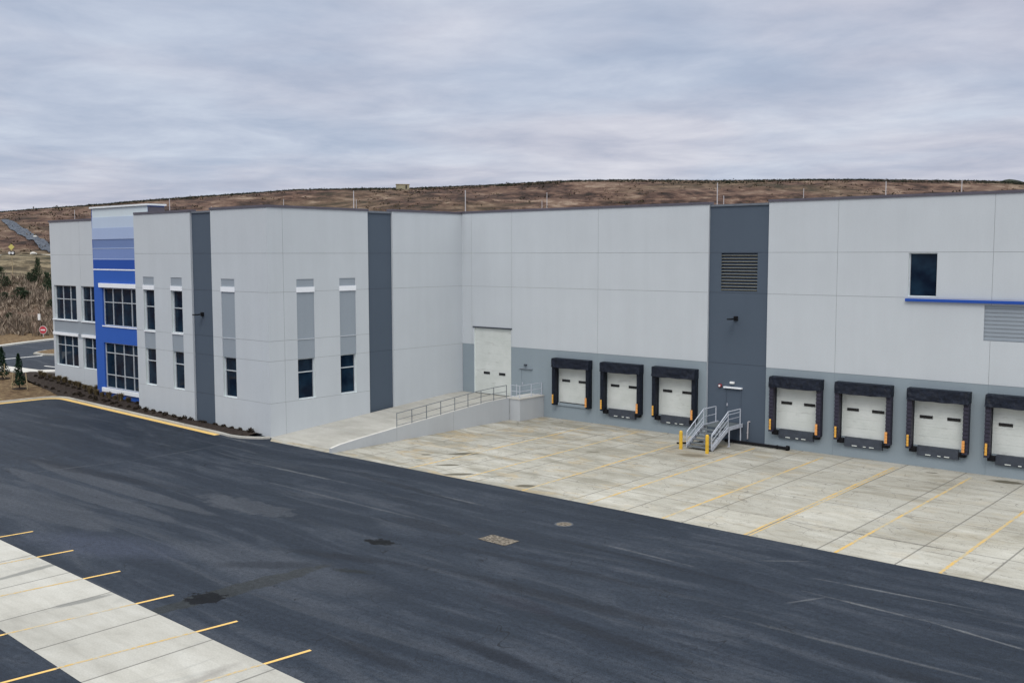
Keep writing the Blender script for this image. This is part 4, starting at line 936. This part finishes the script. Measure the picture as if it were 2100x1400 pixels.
sapling(-33.75, -19.0, 2.6, .62, 'broader dark evergreen sapling at the left edge beside the sidewalk', 2, [(.35, .05, 0, .05, 'upright pale wooden stake in front of the sapling by the sidewalk')])
# shrubs in the bed
def bed_z(x, y):
    y0 = KY + 0.15; y1 = wall_y(x) + .1 if x > -33 else -14.2; f = max(0, min(1, (y - y0) / (y1 - y0))); zw = lerp(-x, [0, 8.5, 15.5, 23.5, 33, 36], [0.10, 0.14, 0.30, 0.58, 1.0, 1.2]); z0 = gz(x) + .11
    return z0 + (zw - z0) * f + .08 * math.sin(f * math.pi)
def grass_clump(h, r, n):
    mb = MB()
    for i in range(n):
        t = random.random() * 6.283; q = r * .35 * random.random(); lean = random.uniform(.1, 1) * r; hh = h * random.uniform(.55, 1)
        p = Vector((q * math.cos(t), q * math.sin(t), 0)); e = Vector((lean * math.cos(t), lean * math.sin(t), hh)); m_ = (p + e) / 2 + Vector((0, 0, hh * .18)); w = Vector((-math.sin(t), math.cos(t), 0)) * .022
        mb.face([p - w, p + w, m_ + w, m_ - w]); mb.face([m_ - w, m_ + w, e])
    return mb
def leafy(h, r, n, s):
    mb = MB()
    for i in range(n):
        v_ = Vector((random.gauss(0, 1), random.gauss(0, 1), abs(random.gauss(0, 1)))).normalized() * random.uniform(.4, 1); leaf(mb, Vector((v_.x * r, v_.y * r, .05 + v_.z * h)), s * random.uniform(.6, 1.3))
    return mb
protos = {'dry': [], 'dark': []}
def put(kind, x, y, sc, label, group, name, mat):
    P_ = protos[kind]
    if len(P_) < 3:
        mb = grass_clump(.62, .42, 240) if kind == 'dry' else leafy(.30, .30, 230, .06)
        o = mb.build(name, mat); P_.append(o)
    else: o = P_[random.randrange(3)].copy(); C.objects.link(o)
    o.location = (x, y, bed_z(x, y) - .02); o.rotation_euler = (0, 0, random.uniform(0, 6)); o.scale = (sc, sc, sc * random.uniform(.85, 1.15)); tag(o, label, 'shrub', group)
x = -33.6
while x < -17.6:
    wy = wall_y(x); put('dry', x, wy - .75 + random.uniform(-.12, .12) - (.3 if x < -23.6 else 0), random.uniform(.6, .95), 'dry tan ornamental grass clump in the row under the left windows', 'tan grass clumps along the left wing', 'grass_clump', M['dryshrub']); x += .88
x = -33.0
while x < -1.0:
    put('dark', x + random.uniform(-.15, .15), wall_y(max(x, -33)) - .45 + random.uniform(-.08, .08) - (1.2 if x < -17.6 else 0), random.uniform(.5, .85), 'low dark shrub in the mulch row along the foot of the wall', 'dark shrubs along the wall', 'low_shrub', M['dkshrub']); x += .95
x = -30.5
while x < -8.0:
    put('dark', x + random.uniform(-.2, .2), KY + .75 + random.uniform(-.1, .1), random.uniform(.35, .7), 'small dark shrub in the mulch row beside the kerb', 'dark shrubs beside the kerb', 'low_shrub', M['dkshrub']); x += 1.15

# bare brush and cedars on the lower slope at the left
random.seed(21)
mb = MB()
for i in range(1500):
    a_ = 119 + 46 * random.random() ** .9; b = random.uniform(-92, -40) * a_ / 130
    x, y = wpos(a_, b); z = terrain(x, y) if a_ > 121 else 1.7; hh = random.uniform(1.1, 2.6) * (0.6 + .9 * abs(noise.noise(Vector((x / 8, y / 8, 0))))) * (1.2 if a_ < 130 else .75)
    n = 20
    for k in range(n):
        t = random.random() * 6.283; q = random.uniform(0, .7); p = Vector((x + q * math.cos(t), y + q * math.sin(t), z - .1)); e = p + Vector((random.gauss(0, .42), random.gauss(0, .42), hh * random.uniform(.5, 1.1)))
        w = Vector((random.gauss(0, 1), random.gauss(0, 1), 0)).normalized() * random.uniform(.03, .07); m_ = p.lerp(e, .55) + Vector((random.gauss(0, .15), random.gauss(0, .15), 0))
        mb.face([p - w, p + w, m_ + w, m_ - w]); mb.face([m_ - w * 1.3, m_ + w * 1.3, e])
tag(mb.build('brush', M['brush']), 'dense bare grey-brown brush covering the slope beyond the road', 'brush', None, 'stuff')
cg = 'dark cedars scattered on the brushy slope'
protoc = []
def cedar(px_a, px_b, h, r):
    x, y = wpos(px_a, px_b); z = terrain(x, y) - .1
    if len(protoc) < 4:
        e = empty('cedar_tree', (x, y, z)); mb = MB()
        nb = 14
        for k in range(nb):
            f = k / nb; zc_ = .6 + f * 4.2; t = k * 2.4; rr = 1.7 * (1 - f) ** .6 + .2; cx_, cy_ = rr * .55 * math.cos(t), rr * .55 * math.sin(t)
            for i in range(70): v_ = Vector((random.gauss(0, .5), random.gauss(0, .5), random.gauss(0, .38))); leaf(mb, Vector((cx_, cy_, zc_)) + v_ * (.5 + .6 * (1 - f)), random.uniform(.10, .24))
        mb.build('crown', M['cedar'], e); mb = MB(); mb.tube((0, 0, -.3), (0, 0, 4), .12, 7, 0, .03); mb.build('trunk', M['bark'], e); protoc.append(e)
    else:
        s_ = protoc[random.randrange(4)]; e = s_.copy(); C.objects.link(e); e.location = (x, y, z)
        for ch in list(s_.children): c2 = ch.copy(); C.objects.link(c2); c2.parent = e
    e.rotation_euler = (0, 0, random.uniform(0, 6)); e.scale = (r, r, h); tag(e, 'dark bushy cedar on the brown slope at the left edge', 'tree', cg)
def at(u, v_, a_):   # lateral offset of a point a_ metres out
    return (u - 1050) / 2090.9 * a_
for (u, a_, h, r) in [(3, 163, .5, .55), (14, 158, .35, .5), (62, 160, .42, .5), (72, 161, .5, .45), (80, 162, .8, .40), (98, 153, .65, .5), (106, 150, .5, .6), (42, 148, .32, .85), (52, 147, .26, .8), (10, 147, .22, .6), (104, 141, .3, .5), (118, 150, .8, .8), (-12, 155, .7, .8), (17, 134, .2, .35)]:
    cedar(a_, at(u, 0, a_), h, r)
# scrub over the hill
mb = MB()
for i in range(4200):
    a_ = random.uniform(232, 329); b = random.uniform(-172, 172) * a_ / 329
    d_ = noise.noise(Vector((a_ / 13, b / 22, 7)))
    if d_ < random.uniform(-.35, .45): continue
    x, y = wpos(a_, b); z = terrain(x, y); s_ = random.uniform(.2, .6)
    for k in range(6): p = Vector((x + random.gauss(0, s_), y + random.gauss(0, s_), z + abs(random.gauss(0, s_ * .5)))); leaf(mb, p, s_ * random.uniform(.35, .8))
tag(mb.build('hill_scrub', M['scrub']), 'low brown scrub dotted over the hillside behind the roof', 'scrub', None, 'stuff')
mb = MB()
for i in range(12000):
    b = random.uniform(-190, 190); a_ = random.uniform(324, 334); x, y = wpos(a_, b); z = terrain(x, y); s_ = random.uniform(.16, .30) * (1 + .5 * max(0, noise.noise(Vector((b / 6, 0, 2)))))
    for k in range(4): p = Vector((x + random.gauss(0, s_), y + random.gauss(0, s_), z + abs(random.gauss(0, s_ * .45)))); leaf(mb, p, s_ * random.uniform(.5, .9))
tag(mb.build('crest_scrub', M['crest']), 'dark line of low growth along the crest of the hill', 'scrub', None, 'stuff')
# dark mound on the crest at the right
x, y = wpos(332, at(2060, 0, 332)); mb = MB(); nn = 16
for k in range(nn):
    for j in range(4):
        def mp_(k, j): r_ = 1 - j / 4; t = 2 * math.pi * (k % nn) / nn; rr = r_ * (1 + .15 * math.sin(3 * t + j)); return (6.0 * rr * math.cos(t), 3.5 * rr * math.sin(t), 1.5 * (1 - r_ ** 1.4) - .4)
        mb.face([mp_(k, j), mp_(k + 1, j), mp_(k + 1, j + 1), mp_(k, j + 1)])
o = mb.build('spoil_mound', M['crest']); o.location = (x, y, terrain(x, y)); o.rotation_euler = (0, 0, .7); o['kind'] = 'structure'
# channel, terrace track and stones on the slope
def drape(name, pts, w, mat, off=.12, jag=.25, kind='structure'):
    mb = MB(); rows = []
    for i in range(len(pts) - 1):
        n = 14
        for k in range(n):
            f = k / n; a_ = pts[i][0] + (pts[i + 1][0] - pts[i][0]) * f; b = pts[i][1] + (pts[i + 1][1] - pts[i][1]) * f; wd = pts[i][2] + (pts[i + 1][2] - pts[i][2]) * f
            rows.append([wpos(a_ + s_ * wd, b + s_ * .2) for s_ in (-1 - random.uniform(0, jag), -.4, .4, 1 + random.uniform(0, jag))])
    for r0, r1 in zip(rows, rows[1:]):
        for k in range(3): q = [r0[k], r1[k], r1[k + 1], r0[k + 1]]; mb.face([(x, y, terrain(x, y) + off) for x, y in q])
    return tag(mb.build(name, mat), kind=kind)
def bb(u, a_): return (u - 1050) / 2090.9 * a_
drape('riprap_channel', [(292, bb(11, 292), .4), (284, bb(28, 284), 1.7), (268, bb(58, 268), 2.0), (252, bb(88, 252), 1.8), (238, bb(116, 238), 1.8)], 0, M['riprap'], .3)
drape('gravel_track', [(231, bb(-20, 231), 2.0), (230, bb(40, 230), 1.6), (228, bb(80, 228), 1.4), (227, bb(125, 227), 1.2)], 0, M['gravel'], .15, .8)
def rock(x, y, s, label):
    mb = MB(); n = 10
    for k in range(n):
        for j in range(5):
            def rp(k, j): t = 2 * math.pi * (k % n) / n; ph = math.pi * j / 5; q = s * (1 + .25 * math.sin(k % n * 2.3 + j)); return (1.9 * q * math.sin(ph) * math.cos(t), q * math.sin(ph) * math.sin(t), .55 * q * math.cos(ph))
            mb.face([rp(k, j), rp(k + 1, j), rp(k + 1, j + 1), rp(k, j + 1)])
    o = mb.build('boulder', M['gravel']); o.location = (x, y, terrain(x, y) + .2); tag(o, label, 'rock')
x, y = wpos(226, bb(72, 226)); rock(x, y, .6, 'long pale boulder beside the track at the foot of the blue-grey channel')
x, y = wpos(262, bb(77, 262)); rock(x, y, .5, 'small white rock on the slope above the blue-grey channel')
# post with a yellow diamond sign and two white lamps
x, y = wpos(165, bb(28, 165)); z = terrain(x, y); e = empty('signal_post', (x, y, z), .714); tag(e, 'tall thin post with a yellow diamond sign above two white lamps on the slope', 'post')
top = 12.45 - z
mb = MB(); mb.tube((0, 0, -.3), (0, 0, top - .4), .06, 8); mb.build('pole', M['wood'], e)
mb = MB(); s_ = .5; mb.v += [(0, -.1, top + s_), (s_, -.1, top), (0, -.1, top - s_), (-s_, -.1, top), (0, -.06, top + s_), (s_, -.06, top), (0, -.06, top - s_), (-s_, -.06, top)]
for f in ((0, 1, 2, 3), (7, 6, 5, 4), (0, 4, 5, 1), (1, 5, 6, 2), (2, 6, 7, 3), (3, 7, 4, 0)): mb.f.append(f); mb.m.append(0)
mb.build('diamond_sign', M['signyellow'], e)
mb = MB(); mb.box(-.25, .5, -.08, -.02, top - 1.3, top - .66); mb.build('backboard', M['black'], e)
for xx in (-.30, .22): mb = MB(); mb.tube((xx, -.2, top - .95), (xx, -.085, top - .95), .2, 14); mb.build('lamp', M['signwhite'], e)
# road signs beyond the building corner
def P2(u, v_): pass
x, y = -66.0, -0.9; e = empty('no_entry_sign', (x, y, 1.65), .60); tag(e, 'round red no-entry sign with a white bar on a low post across the road', 'road sign')
mb = MB(); mb.tube((0, 0, -.1), (0, 0, 1.3), .035, 8); mb.build('post', M['steel'], e)
mb = MB(); mb.tube((0, -.06, .92), (0, -.035, .92), .47, 28); mb.build('sign_rim', M['signwhite'], e)
mb = MB(); mb.tube((0, -.075, .92), (0, -.061, .92), .43, 28); mb.build('sign_plate', M['signred'], e)
mb = MB(); mb.box(-.27, .27, -.09, -.076, .85, .99); mb.build('sign_bar', M['signwhite'], e)
x, y = -67.2, -0.6; e = empty('notice_sign', (x, y, 1.65), .60); tag(e, 'narrow white sign high on a thin post behind the red sign', 'road sign')
mb = MB(); mb.tube((0, 0, -.1), (0, 0, 3.4), .035, 8); mb.build('post', M['bark'], e)
mb = MB(); mb.box(-.32, .0, -.06, -.03, 2.0, 2.72); mb.build('sign_plate', M['signwhite'], e)
# tan hut on the crest
x, y = wpos(326, bb(828, 326)); e = empty('tan_hut', (x, y, terrain(x, y)), .95); tag(e, 'small tan site hut standing on the hill crest', 'hut')
mb = MB(); mb.box(-2.0, 2.0, -1.0, 1.0, -.6, 1.45); mb.build('wall', M['tan'], e)
mb = MB(); mb.box(-2.15, 2.15, -1.15, 1.15, 1.453, 1.60); mb.build('roof', M['wood'], e)
mb = MB(); mb.box(.75, 1.25, -1.03, -1.003, .1, 1.25); mb.build('door', M['dbrown'], e)
